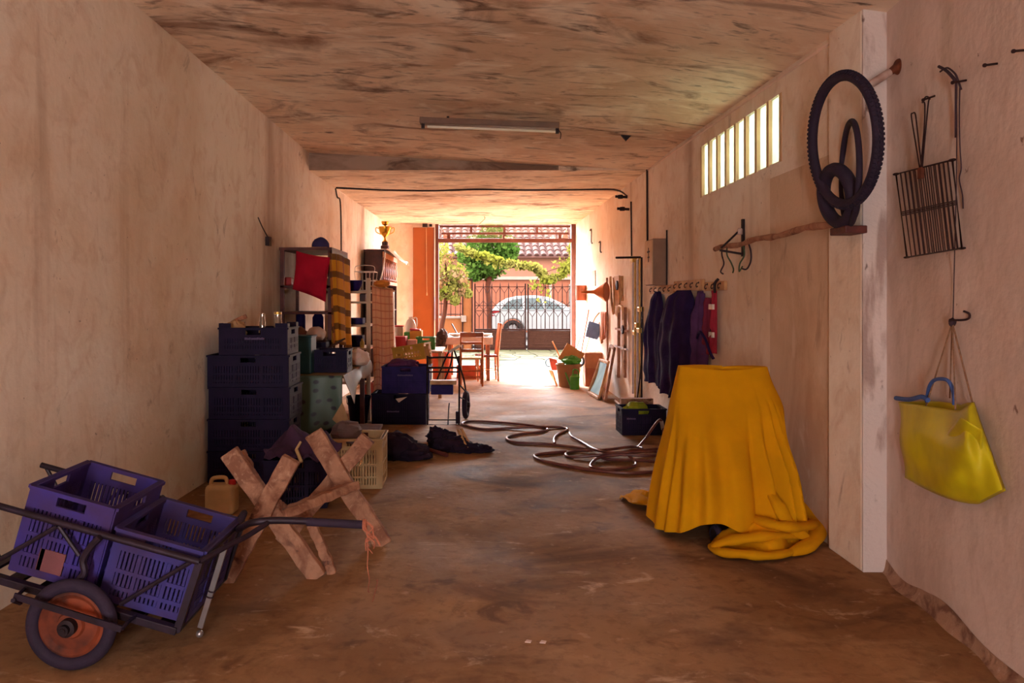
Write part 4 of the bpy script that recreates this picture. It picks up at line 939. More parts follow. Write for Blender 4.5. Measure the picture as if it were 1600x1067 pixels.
mb = MB(); mb.tube(smoothpath([q0+V((-.12, -.1, .24)), q0+V((-.10, -.1, .31)), q0+V((.10, -.1, .31)), q0+V((.12, -.1, .24))]), .004, 6); mb.build('handle', pl_white, wbk)
for i, (px, z, sz, mt, lab) in enumerate(((554, 1.14, (.20, .22, .075), pl_navy, 'flat navy box on the upper board of the white shelf'), (556, .86, (.16, .2, .14), pl_black, 'black box on the middle board of the white shelf'), (566, 1.42, (.07, .16, .09), wood_dark, 'narrow dark wooden box high on the white shelf'), (566, .45, (.2, .2, .16), pl_black, 'black box low on the white shelf behind the oilcloth'))):
    x = min(at(px, 0, 9.4).x, XW1-.045-sz[0]/2); m = MB(); m.obox(V((x, 9.5, z+sz[2]/2+.002)), sz); tag(m.build('shelf_box', mt, bevel=.006), lab, 'box')
m = MB(); m.lathe([(.03, 0), (.03, .08), (.012, .11), (.012, .13), (0, .13)], V((at(561, 0, 9.35).x-.0, 9.30, 1.001))); m = MB(); m.lathe([(.026, 0), (.026, .07), (.012, .09), (.012, .11), (0, .11)], V((at(566, 0, 9.27).x, 9.27, .86)), n=16); tag(m.build('small_bottle', brass, smooth=True), 'tiny brassy bottle glinting on the middle board of the white shelf', 'bottle')
m = MB(); sheet(m, [(XW1+.035, 9.28, 1.60), (-1.19, 9.43, 1.585), (-1.06, 9.66, 1.57)], lambda u: .31+.02*math.sin(u*7), .016, 3, 50, 28, 3, .03); tag(m.build('check_tablecloth', pl_check, smooth=True, solid=.006), 'pink checked cotton cloth hanging full length from the white shelf', 'cloth')
m = MB(); sheet(m, [(-1.13, 9.75, 1.56), (-1.08, 10.1, 1.55)], lambda u: .55, .02, 2, 24, 18, 5, .02); tag(m.build('floral_cloth', grey_floral, smooth=True, solid=.006), 'faded grey floral cloth hanging behind the pink checked cloth', 'cloth')
m = MB(); m.tube(smoothpath([V((XW1+.02, 9.27, 1.605)), V((-1.19, 9.43, 1.588)), V((-1.06, 9.66, 1.573)), V((-1.13, 9.75, 1.563)), V((-1.08, 10.1, 1.553)), V((-1.3, 11.5, 1.60)), V((XH1-.02, 12.89, 1.68))]), .007, 6); tag(m.build('clothes_line', cloth_beige, smooth=True), 'thin pale line strung from the white shelf to the hutch, cloths on it', 'line')
m = MB(); m.blob(V((-1.17, 9.5, 1.64)), (.10, .12, .045), 5, .25); tag(m.build('orange_cloth', mat('orange cloth', S(226, 140, 50), .85), smooth=True), 'orange folded cloth on top of the pink checked cloth', 'cloth')

# ------------------------------------------------------------ dark hutch with trophy
hu = thing('hutch', 'tall dark wooden hutch with a turned spindle gallery', 'cabinet', ((XH0+XH1)/2, 14.0, 0))
mb = MB(); mb.box((XH0, YH0, 0), (XH1, YH0+.03, ZH)); mb.build('side_panel', wood_dark, hu)
mb = MB(); mb.box((XH0, YH1-.03, 0), (XH1, YH1, ZH)); mb.build('side_panel', wood_dark, hu)
mb = MB(); mb.box((XH0, YH0, 0), (XH0+.02, YH1, ZH)); mb.build('back_panel', wood_dark, hu)
mb = MB(); mb.box((XH0-.0, YH0-.03, ZH), (XH1+.04, YH1+.03, ZH+.035)); mb.build('cornice', wood_dark, hu, bevel=.008)
for z in (.06, .85, 1.25, 1.72):
    mb = MB(); mb.box((XH0+.02, YH0+.03, z-.02), (XH1-.005, YH1-.03, z)); mb.build('shelf_board', wood_dark, hu)
mb = MB(); mb.box((XH1-.02, YH0, ZH-.09), (XH1+.012, YH1, ZH)); mb.build('top_rail', wood_or, hu)
mb = MB(); mb.box((XH1-.02, YH0, 1.70), (XH1+.012, YH1, 1.76)); mb.build('gallery_rail', wood_or, hu)
sp0 = None
prof = [(.018, 0), (.028, .03), (.014, .06), (.03, .14), (.034, .20), (.018, .27), (.026, .31), (.014, .34), (.02, .395)]
for k in range(8):
    y = YH0+.16+k*.285
    if sp0 is None: mb = MB(); mb.lathe(prof, (XH1-.004, y, 1.76), n=12); sp0 = mb.build('spindle', wood_or, hu, smooth=True)
    else: o = sp0.copy(); COL.objects.link(o); o.parent = hu; o.location = (0, k*.285, 0)
for k in range(4):
    y = YH0+.03+k*.56; mb = MB(); mb.box((XH1-.02, y+.005, .07), (XH1+.004, y+.555, .82)); dd = mb.build('door', wood_dark, hu, bevel=.004)
    mb = MB(); mb.blob((XH1+.014, y+.48, .5), (.014, .014, .014), 0, 0, 10); mb.build('knob', brass, dd)
m = MB()
def wc(u, v):
    x = XH0+.04+u*.56; y = 12.95+v*1.7; z = ZH+.042+.06*max(0, noise.noise(V((u*3, v*5, 1))))
    if x > XH1+.05: z -= (x-XH1-.05)*.9-.035*noise.noise(V((v*9, u*3, 7)))-.02
    return V((x, y, z+.012*math.sin(v*17)*u))
m.grid(wc, 24, 40); tag(m.build('plastic_sheet', mat('white plastic film', S(226, 196, 186), .5, var=.1), smooth=True, solid=.005), 'crumpled pinkish white sheet draped over the hutch top', 'sheet')
pt = V((at(602, 0, 13.1).x-.05, 13.1, ZH+.05)); pt.x = -1.60+.0; pt = V((-1.585, 13.25, ZH+.07))
tr = thing('trophy', 'gold trophy cup standing on the hutch', 'trophy', pt)
mb = MB(); mb.lathe([(.075, 0), (.075, .05), (.055, .06), (.055, .12), (0, .12)], pt, n=24); mb.build('plinth', wood_dark, tr)
mb = MB(); mb.lathe([(.05, .12), (.02, .15), (.016, .19), (.03, .21), (.085, .26), (.105, .33), (.11, .38), (.10, .38), (.075, .27), (.02, .23), (.0, .24)], pt, n=28); mb.build('cup', gold, tr, smooth=True)
for sg in (-1, 1):
    mb = MB(); mb.tube(smoothpath([pt+V((sg*.10, 0, .35)), pt+V((sg*.155, 0, .36)), pt+V((sg*.15, 0, .29)), pt+V((sg*.07, 0, .25))]), .008, 6); mb.build('handle', gold, tr, smooth=True)
mb = MB(); mb.lathe([(.018, .24), (.018, .40), (.05, .42), (.065, .47), (.06, .47), (.02, .43), (0, .43)], pt, n=20); mb.build('finial', gold, tr, smooth=True)
mb = MB(); mb.tube(smoothpath([V((XH1+.05, 12.86, 2.22)), V((-1.56, 12.80, 1.95)), V((-1.62, 12.80, 1.72))]), .012, 8); tag(mb.build('white_string', pl_white, smooth=True), 'white cord hanging down the dark side of the hutch', 'cord')
for i, (y, z, h, mt, lab) in enumerate(((13.2, 1.25, .14, pl_white, 'white cup on the hutch shelf nearest the checked cloth'), (13.9, 1.25, .18, pl_blue, 'blue mug in the middle of the hutch shelf'), (14.5, 1.25, .15, pl_white, 'white jar at the far end of the hutch shelf'))):
    m = MB(); m.lathe([(.05, 0), (.06, h), (.052, h), (.045, .01), (0, .01)], (XH1-.08, y, z), n=20); tag(m.build('cup', mt, smooth=True), lab, 'cup')

# ------------------------------------------------------------ blue crates, yellow crate and the heap behind them
k1 = crate('harvest_crate', 'black crate on the floor under the navy one, paper scrap on it', .62, .40, .355, pl_black, 24, slw=.0105, text=(.28, .50, .40))
place(k1, (at(624, 0, 8.87).x, 9.07, 0), (0,0,-.03))
mb = MB(); mb.prism([at(619, 622.5, 8.92), at(636, 620, 8.92), at(624, 628.5, 8.92)], (0, .004, 0)); mb.build('paper_scrap', cloth_white, None) if False else None
m = MB(); m.prism([at(618, 623, 8.84), at(636, 620, 8.84), at(623, 629, 8.84)], (0, .003, 0)); tag(m.build('paper_scrap', cloth_white), 'white paper scrap stuck to the lower dark crate', 'paper')
k2 = crate('harvest_crate', 'navy blue crate stacked on the black one, cloth spilling out', .54, .40, .31, pl_navy, 24, slw=.0092, text=(.33, .66, .65))
place(k2, (at(634, 0, 8.87).x, 9.08, .358), (0,0,-.02))
m = MB(); m.blob((at(628, 0, 9.0).x, 9.13, .66), (.19, .15, .075), 7, .35); tag(m.build('purple_garment', mat('plum cloth', S(92, 44, 92), .9, scale=12), smooth=True), 'plum coloured garment bulging out of the navy crate', 'cloth')
ky = crate('fruit_crate', 'yellow plastic fruit crate tilted on top of the navy crate', .40, .26, .19, pl_yellow, 8, plate=None)
place(ky, (at(644, 0, 9.25).x, 9.42, .70), (0, -.16, -.25))
m = MB(); m.prism([at(662, 541, 9.25), at(668, 540, 9.25), at(675, 572, 9.25), at(668, 572, 9.25)], (.01, .02, 0)); tag(m.build('cardboard_flap', card), 'pale cardboard flap standing beside the yellow fruit crate', 'cardboard')
# laden low table behind
lt = thing('low_table', 'small wooden table loaded with boxes behind the navy crate', 'table', (-.85, 11.6, 0))
mb = MB(); mb.box((-1.22, 11.2, .66), (-.50, 12.2, .69)); mb.build('tabletop', wood_pale, lt)
for x in (-1.18, -.54):
    for y in (11.24, 12.16): mb = MB(); mb.box((x-.025, y-.025, 0), (x+.025, y+.025, .66)); mb.build('leg', wood_pale, lt)
ZL = .69
def bxa(nm, x0, x1, ytop, Y, z0, d, mt, lab, cat='box', bev=.008):
    a, b = at(x0, ytop, Y), at(x1, ytop, Y); m = MB(); m.box((a.x, Y, z0), (b.x, Y+d, a.z)); return tag(m.build(nm, mt, bevel=bev), lab, cat)
bxa('red_box', 613, 634, 526, 11.25, ZL, .3, pl_red, 'red box on the low table beside the hanging cloths')
bxa('pink_carton', 636, 651, 531, 11.35, ZL, .2, mat('pink card', S(226, 178, 164), .8), 'pinkish white carton right beside the red box', 'carton')
bxa('orange_carton', 640, 659, 517, 11.75, ZL, .25, mat('orange card', S(232, 160, 70), .8), 'orange carton standing behind the pink carton', 'carton')
bxa('green_carton', 631, 640, 519, 11.75, ZL, .25, pl_green, 'narrow green carton between the orange carton and white tub', 'carton')
gc = crate('vegetable_crate', 'bright green plastic crate on the low table near the orange door', .27, .22, .19, pl_green, 8); place(gc, (at(667, 0, 11.8).x, 11.6, ZL))
tbx = thing('white_tub', 'white round tub standing behind the red box', 'tub', (at(622, 0, 11.9).x, 11.9, ZL)); p = V((at(622, 0, 11.9).x, 11.9, ZL))
mb = MB(); mb.lathe([(.07, 0), (.085, .33), (0, .33)], p); mb.build('tub_body', pl_white, tbx, smooth=True)
mb = MB(); mb.lathe([(.09, .33), (.09, .35), (0, .355)], p); mb.build('lid', pl_red, tbx, smooth=True)
p = V((at(641, 0, 12.05).x, 12.12, ZL)); jg = thing('white_jug', 'white plastic jug with a handle standing behind the orange carton', 'jug', p)
mb = MB(); mb.lathe([(.075, 0), (.09, .02), (.09, .33), (.06, .42), (.03, .45), (.03, .48), (0, .48)], p, n=24); mb.build('jug_body', pl_white, jg, smooth=True)
mb = MB(); mb.tube(smoothpath([p+V((.03, 0, .45)), p+V((.09, 0, .46)), p+V((.10, 0, .36)), p+V((.085, 0, .30))]), .012, 8); mb.build('handle', pl_white, jg, smooth=True)
m = MB(); m.obox(at(649, 515, 11.88), (.16, .2, .03), Matrix.Rotation(.1, 3, 'Y')); tag(m.build('red_tray', pl_red, bevel=.008), 'flat red tray lying on the orange carton', 'tray')
p = V((at(690, 0, 12.9).x, 12.95, 0)); ob = thing('orange_drum', 'orange plastic drum on the floor beside the dining table', 'drum', p)
mb = MB(); mb.lathe([(.13, 0), (.15, .03), (.16, .50), (.17, .50), (.17, .55), (.155, .55), (.14, .04), (0, .04)], p, n=28); mb.build('drum_body', pl_orange, ob, smooth=True)

# ------------------------------------------------------------ folding trolley
YK = 8.85
fk = thing('folding_trolley', 'dark tubular folding trolley standing in front of the dining chair', 'trolley', FL(692, 664))
rr_ = .011
def q(x, y, Y=YK): return at(x, y, Y)
mb = MB(); mb.tube(smoothpath([q(672, 664), q(668, 658), q(668, 565), q(672, 559), q(712, 559), q(717, 565), q(717, 658), q(712, 664)], 5, True), rr_, 8, closed=True); mb.build('front_frame', iron, fk, smooth=True)
for y, r in ((574.5, .012), (581, .010), (656, .007)):
    mb = MB(); mb.tube([q(668, y), q(717, y)], r, 8); mb.build('cross_bar', iron, fk, smooth=True)
mb = MB(); mb.box((q(672, 0).x, YK+.01, q(0, 601).z), (q(713, 0).x, YK+.16, q(0, 595).z)); mb.build('platform', wood_pale, fk)
mb = MB(); mb.box((q(673, 0).x, YK+.02, q(0, 617).z), (q(708, 0).x, YK+.14, q(0, 602).z)); mb.build('pouch', pl_navy, fk, bevel=.01)
for dx in (0, 12):
    mb = MB(); mb.tube(smoothpath([q(682+dx, 596, YK+.15), q(692+dx, 570, YK+.22), q(702+dx*.4, 548, YK+.28)]), .010, 8); mb.build('rear_stay', iron, fk, smooth=True)
mb = MB(); mb.tube(smoothpath([q(702, 550, YK+.28), q(710, 545, YK+.25), q(719, 540, YK+.2)]), .017, 8); mb.build('grip', pl_white, fk, smooth=True)
mb = MB(); mb.tube(smoothpath([q(709, 545, YK+.28), q(714, 560, YK+.3), q(724, 590, YK+.35), q(728, 612, YK+.38)]), .010, 8); mb.tube([q(717, 600), q(728, 612, YK+.38)], .009, 8); mb.tube([q(717, 620), q(728, 625, YK+.4)], .008, 8); mb.build('wheel_arm', iron, fk, smooth=True)
cwh = q(728, 610, YK+.45); cwh.z = .17; 
mb = MB(); mb.torus(cwh, (1,-.12,0), .135, .035, 40, 10, .9); wh = mb.build('wheel', rubber, fk, smooth=True)
mb = MB(); mb.lathe([(.11, -.02), (.10, 0), (.04, .02), (.03, .05), (0, .05)], cwh, (1,-.12,0), n=24); mb.build('hub', iron, wh, smooth=True)
mb = MB(); mb.box((q(712, 0).x, YK-.01, .012), (q(719, 0).x, YK+.05, q(0, 643).z)); mb.build('rubber_foot', rubber, fk, bevel=.005)
mb = MB(); mb.tube(smoothpath([q(700, 664, YK+.02), q(701, 640, YK+.3), q(702, 630, YK+.4)]), .008, 6); mb.build('rear_leg', iron, fk)

# ------------------------------------------------------------ dining table and chairs by the door
dt = thing('dining_table', 'orange wood dining table in the sunlight near the open door', 'table', (-.14, 14.0, 0))
TX0, TX1, TY0, TY1, TZ = -.55, .27, 13.55, 14.75, .745
mb = MB(); mb.box((TX0, TY0, TZ), (TX1, TY1, TZ+.025)); mb.build('tabletop', wood_or, dt, bevel=.005)
mb = MB(); mb.box((TX0+.06, TY0+.04, TZ-.10), (TX1-.06, TY0+.06, TZ)); mb.build('apron', wood_pale, dt)
mb = MB(); mb.box((TX0+.06, TY1-.06, TZ-.10), (TX1-.06, TY1-.04, TZ)); mb.build('apron', wood_pale, dt)
for x in (TX0+.07, TX1-.07):
    for y in (TY0+.07, TY1-.07): mb = MB(); mb.box((x-.03, y-.03, 0), (x+.03, y+.03, TZ)); mb.build('leg', wood_or, dt, bevel=.004)
dcl = thing('table_cover', 'pale cloth laid over the dining table with hanging edge', 'tablecloth', (-.14, 14.0, TZ+.03))
mb = MB(); mb.grid(lambda u, v: V((TX0-.01+u*(TX1-TX0+.02), TY0-.02+v*1.0, TZ+.031)), 2, 2); mb.build('cover_top', pl_white, dcl)
mb = MB(); sheet(mb, [(TX0-.01, TY0-.025, TZ+.031), (TX1+.01, TY0-.025, TZ+.031)], lambda u: TZ-.10, .006, 4, 30, 5, 0); mb.build('cover_drop', cloth_white, dcl, solid=.003, smooth=True)
def plates(px, lab):
    p = V((at(px, 0, 13.8).x, 13.85, TZ+.032)); m = MB(); m.lathe([(.05, 0), (.12, .02), (.13, .05), (.12, .05), (.05, .015), (0, .015)], p, n=24); tag(m.build('bowl', pl_white, smooth=True), lab, 'bowl')
plates(712, 'white shallow bowl on the dining table beside the dark bag'); plates(758, 'white shallow bowl on the dining table beside the tall chair back')
m = MB(); m.tube([at(706, 506, 14.2), at(716, 524, 14.0)], .012, 6); tag(m.build('ladle', wood_dark), 'thin dark ladle handle sticking up from the dining table', 'ladle')
m = MB(); m.blob(at(691, 531, 13.6), (.11, .14, .19), 5, .3); tag(m.build('dark_bag', mat('dark patterned bag', S(92, 62, 48), .8, scale=22, col2=S(40, 26, 26)), smooth=True), 'dark patterned bag hanging on the end of the dining table', 'bag')
def chair(name, label, sw, sd, sh, bh_, mt, seat_m, slats, spindles=0):
    c = thing(name, label, 'chair', (0,0,0), 'chairs at the dining table')
    mb = MB(); mb.box((-sw/2, -.0, sh-.035), (sw/2, sd, sh)); mb.build('seat', seat_m, c, bevel=.012)
    for x in (-sw/2+.02, sw/2-.02):
        mb = MB(); mb.tube([(x, .0, 0), (x, .01, sh), (x, -.05, bh_)], [.018, .021, .016], 8); mb.build('leg', mt, c, smooth=True)
        mb = MB(); mb.tube([(x, sd-.02, 0), (x, sd-.02, sh-.03)], [.015, .02], 8); mb.build('leg', mt, c, smooth=True)
        mb = MB(); mb.tube([(x, .01, .2), (x, sd-.02, .2)], .010, 6); mb.build('stretcher', mt, c)
    for y, z in ((.01, .16), (.01, .26), (sd-.02, .22)): mb = MB(); mb.tube([(-sw/2+.02, y, z), (sw/2-.02, y, z)], .010, 6); mb.build('stretcher', mt, c)
    for z0, z1 in slats:
        f = (z0-sh)/(bh_-sh); mb = MB(); y = .01-.06*f; mb.grid(lambda u, v: V((-sw/2+.015+u*(sw-.03), y+.015*math.sin(PI*u)*-1-.015, z0+(z1-z0)*v)), 8, 2); mb.build('back_slat', mt, c, solid=.014)
    for k in range(spindles):
        x = -sw/2+.05+(sw-.1)*k/max(1, spindles-1); mb = MB(); mb.tube([(x, .01, sh), (x, -.045, bh_-.03)], .007, 6); mb.build('spindle', mt, c)
    return c
c1 = chair('dining_chair', 'orange wood ladder-back chair with its back to the room', .40, .40, .48, .90, wood_or, mat('cream seat', S(214, 190, 130), .7), [(.82, .90), (.70, .74), (.57, .62)])
place(c1, (at(737, 0, 12.75).x, 12.72, 0), (0,0,.05))
c2 = chair('dining_chair', 'pale spindle-back chair seen side-on at the table end', .38, .38, .46, 1.02, mat('pinkish wood', S(206, 134, 96), .5, scale=8), mat('dark red seat', S(140, 64, 48), .6), [(.96, 1.02)], 5)
place(c2, (at(777, 0, 13.6).x+.0, 13.7, 0), (0,0,PI/2+.1))
m = MB(); m.obox(V((-.12, 14.2, .12)), (.5, .4, .24)); tag(m.build('red_case', mat('orange red case', S(200, 92, 62), .6), bevel=.01), 'orange red case on the floor under the dining table', 'case')

# ------------------------------------------------------------ things lying on the floor
m = MB(); m.blob((at(616, 0, 6.95).x, 7.0, .09), (.19, .16, .14), 12, .3, 32, flat=.002); m.blob((at(645, 0, 6.95).x, 6.95, .05), (.17, .13, .09), 13, .35, 32, flat=.002)
tag(m.build('black_bag', cloth_black, smooth=True), 'slumped black bag on the floor beside the cream crate', 'bag')
m = MB()
for i, (px, py, rx, ry, rz) in enumerate(((690, 702, .14, .12, .11), (705, 706, .17, .10, .09), (728, 708, .15, .09, .06), (750, 708, .12, .07, .045), (680, 690, .08, .1, .09))):
    p = FL(px, py); m.blob((p.x, p.y+.05, rz*.6), (rx, ry, rz), 20+i, .45, 28, 3, flat=.002)
tag(m.build('dark_clothes', cloth_black, smooth=True), 'heap of crumpled dark clothes on the floor below the trolley', 'clothes')
for i, (a, b, lab) in enumerate((((716, 672), (730, 692), 'pale stick leaning on the dark clothes heap, nearer the trolley'), ((721, 670), (735, 690), 'pale stick leaning on the dark clothes heap, nearer the hose'))):
    m = MB(); m.tube([at(*a, 7.42), FL(b[0], b[1]+8, .05)], .014, 8); tag(m.build('stick', wood_pale, smooth=True), lab, 'stick')
m = MB(); m.tube([FL(672, 703, .02), FL(698, 711, .02)], .02, 8); tag(m.build('billet', wood_red, smooth=True), 'short reddish wood billet at the edge of the clothes heap', 'stick')
def hz(pts): return smoothpath([FL(700+x/4.444, 640+y/4.444, .014+dz) for x, y, dz in pts], 8)
hs_ = thing('garden_hose', 'long brown hose looped over the concrete floor', 'hose', FL(860, 690))
mb = MB(); mb.tube(hz([(960,275,0),(850,258,0),(700,240,0),(480,228,0),(412,206,0),(420,186,0),(500,170,0),(640,155,0),(690,136,0),(640,120,.0),(500,101,0),(200,80,0),(97,93,0),(160,120,0),(260,136,0),(400,130,0),(600,121,.02),(760,122,0),(830,136,0),(760,172,0),(736,205,0),(742,232,0)]), .013, 7); mb.build('far_loops', hose_m, hs_, smooth=True)
mb = MB(); mb.tube(hz([(845,160,.02),(860,186,.01),(930,225,0),(1020,275,.02),(1150,300,.02),(1300,285,.03),(1350,270,.02),(1280,258,.0),(1100,278,.02),(900,285,.0),(820,303,0),(850,328,0),(1000,320,.02),(1200,300,.04),(1450,272,.02)]), .013, 7); mb.tube(hz([(820,290,0),(720,300,0),(620,312,0),(604,330,0),(680,360,0),(850,395,0),(1050,425,0),(1250,440,0),(1440,432,0)]), .014, 7)
mb.tube(hz([(1250,315,.03),(1295,360,.0),(1290,392,0),(1150,416,0),(1020,406,0),(990,385,0),(1050,332,.02),(1200,312,.04),(1440,320,.03),(1445,290,.03),(1300,295,.05),(1080,310,.03),(1100,345,0),(1300,350,0),(1460,365,0)]), .013, 7); mb.build('near_coil', hose_m, hs_, smooth=True)
mb = MB(); yb = FL(1000, 699).y; mb.tube(smoothpath([FL(700+1320/4.444, 640+262/4.444, .02), at(1010, 683, yb), at(1020, 668, yb), at(1029, 657, yb), at(1033, 657, yb), at(1035, 664, yb), at(1037, 680, yb-.02)]), .013, 8); mb.build('rising_end', hose_m, hs_, smooth=True)
mb = MB(); mb.tube([at(1033.5, 658, yb), at(1036, 671, yb)], .018, 10); mb.build('coupling', alu, hs_, smooth=True)

for i, (px, py, lab) in enumerate(((825, 1003, 'tiny white paper scrap lying on the open floor, the larger flake'), (848, 1004, 'tiny white paper flake on the open floor beside the larger scrap'))):
    p = FL(px, py); m = MB(); m.prism([p+V((-.014, -.008, .001)), p+V((.010, -.012, .001)), p+V((.016, .006, .001)), p+V((-.004, .013, .001))], (0, 0, .004)); tag(m.build('paper_scrap', cloth_white), lab, 'paper')
# crate by the right wall
rc = crate('harvest_crate', 'black crate holding a green cloth beside the ochre blanket', .46, .36, .28, pl_black, 18, slw=.0095, text=(.1, .3, .6)); place(rc, (1.78, 8.35, 0), (0,0,.0))
m = MB(); m.blob((1.72, 8.3, .25), (.13, .11, .09), 15, .3); tag(m.build('green_cloth', mat('lime cloth', S(150, 160, 30), .85, scale=12), smooth=True), 'lime green cloth lying in the black crate', 'cloth')
m = MB(); m.box((1.62, 8.62, 0), (1.98, 8.72, .33)); tag(m.build('wooden_plank', wood), 'short upright wooden board behind the crate with green cloth', 'board')
m = MB(); m.tube(smoothpath([FL(961, 626, .012), FL(969, 633, .03), FL(973, 642, .05), at(978, 648, 8.6)]), .013, 8); tag(m.build('white_pipe', pl_white, smooth=True), 'short curved white pipe on the floor by the wall', 'pipe')

# ------------------------------------------------------------ ochre blanket over a chair
yb_ = thing('caster_chair', 'dark chair on casters hidden under the ochre blanket', 'chair', (1.55, 4.9, 0))
for dx, dy in ((-.06, -.30), (.17, -.20)):
    c = V((1.48+dx, 4.86+dy, .055)); mb = MB(); mb.torus(c, (1,.3,0), .036, .018, 24, 8, 1.1); wh = mb.build('caster', rubber, yb_, smooth=True)
    mb = MB(); mb.lathe([(.03, -.02), (.03, .02), (0, .025)], c, (1,.3,0), n=16); mb.build('hub', iron, wh)
    mb = MB(); mb.tube([c+V((0, 0, .04)), (1.55, 4.9, .16)], .018, 8); mb.build('base_arm', iron, yb_)
mb = MB(); mb.lathe([(.03, 0), (.03, .30), (0, .3)], (1.55, 4.9, .10)); mb.build('column', iron, yb_)
mb = MB(); mb.obox((1.56, 4.85, .42), (.5, .36, .06)); mb.build('seat', cloth_black, yb_, bevel=.02)
mb = MB(); mb.obox((1.60, 5.0, .70), (.44, .05, .5)); mb.build('backrest', cloth_black, yb_, bevel=.02)
bk_ = thing('ochre_blanket', 'large ochre yellow blanket draped over a chair beside the wall', 'blanket', (1.55, 4.8, 0))
def lerp(a, b, t): return a+(b-a)*t
def sst(a, b, t): t = max(0, min(1, (t-a)/(b-a))); return t*t*(3-2*t)
FOLDS = [(4.05, 3.95, .10, .05, .3), (4.42, 4.32, .09, .045, .25), (4.70, 4.66, .075, .05, .2), (4.93, 4.98, .07, .055, .2), (5.12, 5.25, .07, .06, .15), (5.28, 5.52, .065, .065, .15), (5.45, 5.78, .065, .06, .2), (5.65, 6.02, .07, .05, .2), (3.72, 3.62, .09, .045, .35), (3.42, 3.30, .08, .035, .2), (3.15, 2.95, .1, .03, .2), (4.83, 4.82, .03, -.03, .2), (5.20, 5.38, .03, -.035, .15), (5.36, 5.65, .03, -.035, .15)]
def drape(u, v):
    th = u*2*PI   # 0 = +X (wall side), pi = left, 3pi/2 = towards the room front
    cs, sn = math.cos(th), math.sin(th)
    s = v
    ax = lerp(.285, .432, s**.9); ay = lerp(.055, .40, sst(-.05, 1.0, s)**.8)
    cx = lerp(1.605, 1.568, s); cy = lerp(5.02, 4.86, s)
    e = lerp(.5, .75, s); X = math.copysign(abs(cs)**e, cs); Yv = math.copysign(abs(sn)**e, sn)
    # armrest shoulder low on the right half
    ax += .05*math.exp(-((s-.26)/.14)**2)*(1 if cs > 0 else .1)
    n1 = noise.noise(V((cs*1.6, sn*1.6, s*.8))); n2 = noise.noise(V((cs*4, sn*4, s*1.6)))
    fold = 0
    for t0_, t1_, wd, am, s0 in FOLDS:
        tc_ = t0_+(t1_-t0_)*s**1.2; dth = (th-tc_+PI) % (2*PI)-PI
        fold += am*sst(s0, s0+.5, s)*math.exp(-(dth/(wd*(.7+.6*s)))**2)
    fold += .03*n1*s+.016*n2*sst(.2, .8, s)
    X2 = cx+(ax+fold)*X; Y2 = cy+(ay+fold*1.25)*Yv
    hem = .03+.12*math.exp(-((th-4.45)/.40)**2)+.03*math.exp(-((th-3.6)/.3)**2)+.018*math.sin(5*th)+.10*fold
    if cs > .3: hem = .015
    top = 1.00+.012*abs(X)**3-.012*(1-abs(X))+.006*n1
    z = lerp(top, hem, s)
    return V((min(X2, 2.035), Y2, max(z, .006)))
mb = MB(); mb.grid(lambda u, v: drape(u, v), 260, 80, closeu=True)
def capf(u, r):
    p = drape(u, 0); c = V((1.605, 5.02, 0)); return V((lerp(c.x, p.x, r if r > .9 else r), lerp(c.y, p.y, r), p.z+.012*(1-r*r)-.012*(1-abs((lerp(c.x, p.x, r)-1.605)/.29))*(1-r)))
mb.grid(lambda u, v: capf(u, v), 220, 6, closeu=True)
mb.build('main_drape', cloth_y, bk_, smooth=True, sharp=80)
def puddle(cx, cy, outline, h, seed, fr=7, n=120, m_=22):
    P = smoothpath([V((x, y, 0)) for x, y in outline], 12, True); N = len(P)
    def fn(u, v):
        p = P[int(u*N) % N]; q_ = V((cx, cy, 0)).lerp(p, v)
        d = noise.noise(V((q_.x*3, q_.y*3, seed)))
        ridge = abs(math.sin(fr*(q_.x*.8+q_.y*1.3)+4*d+seed))**.7
        z = (1-v**3)*(h*(.35+.65*ridge)+.03*d)+.012+.012*math.sin(u*40+seed)*(v > .8)
        return V((q_.x, q_.y, max(.004, z)))
    mm = MB(); mm.grid(fn, n, m_, closeu=True); return mm
def FX(px, py): p = FL(px, py); return (p.x, p.y)
mb = puddle(1.74, 4.52, [FX(1112, 852), FX(1118, 868), FX(1150, 864), FX(1190, 872), FX(1225, 872), FX(1240, 858), FX(1272, 856), FX(1286, 830), (1.98, 4.75), (1.85, 4.85), (1.6, 4.80), (1.52, 4.65)], .15, 2.0, 8)
mb.build('pooled_folds', cloth_y, bk_, smooth=True, sharp=80)
mb = MB()
for pts, rad in (([at(1222, 765, 5.0), at(1256, 792, 4.86), at(1277, 820, 4.66), FL(1268, 848, .05), FL(1235, 864, .03)], .05), ([at(1140, 795, 4.75), FL(1185, 812, .16), FL(1220, 822, .16), FL(1255, 822, .13), FL(1280, 815, .08)], .045), ([FL(1112, 852, .02), FL(1125, 862, .03), FL(1165, 866, .035), FL(1205, 868, .035), FL(1245, 860, .03)], .04), ([FL(1112, 856, .03), FL(1135, 846, .07), FL(1175, 840, .10), FL(1215, 836, .10), FL(1262, 838, .05)], .045), ([at(1190, 745, 4.75), at(1214, 786, 4.46), FL(1236, 822, .14), FL(1262, 840, .07)], .04)):
    sp_ = smoothpath(pts, 12); N = len(sp_)
    mb.tube(sp_, [rad*(.45+.55*math.sin(PI*(i+.5)/N)**.6)*(1+.10*math.sin(i*.5)) for i in range(N)], 14, flat=.62)
mb.build('twisted_folds', cloth_y, bk_, smooth=True, sharp=80)
mb = puddle(1.05, 5.25, [FX(968, 779), FX(985, 785), FX(1010, 783), FX(1030, 800), (1.22, 5.05), (1.25, 5.4), FX(1020, 768), FX(990, 772)], .06, 5.0, 9, 80, 12)
mb.build('trailing_corner', cloth_y, bk_, smooth=True, sharp=80)

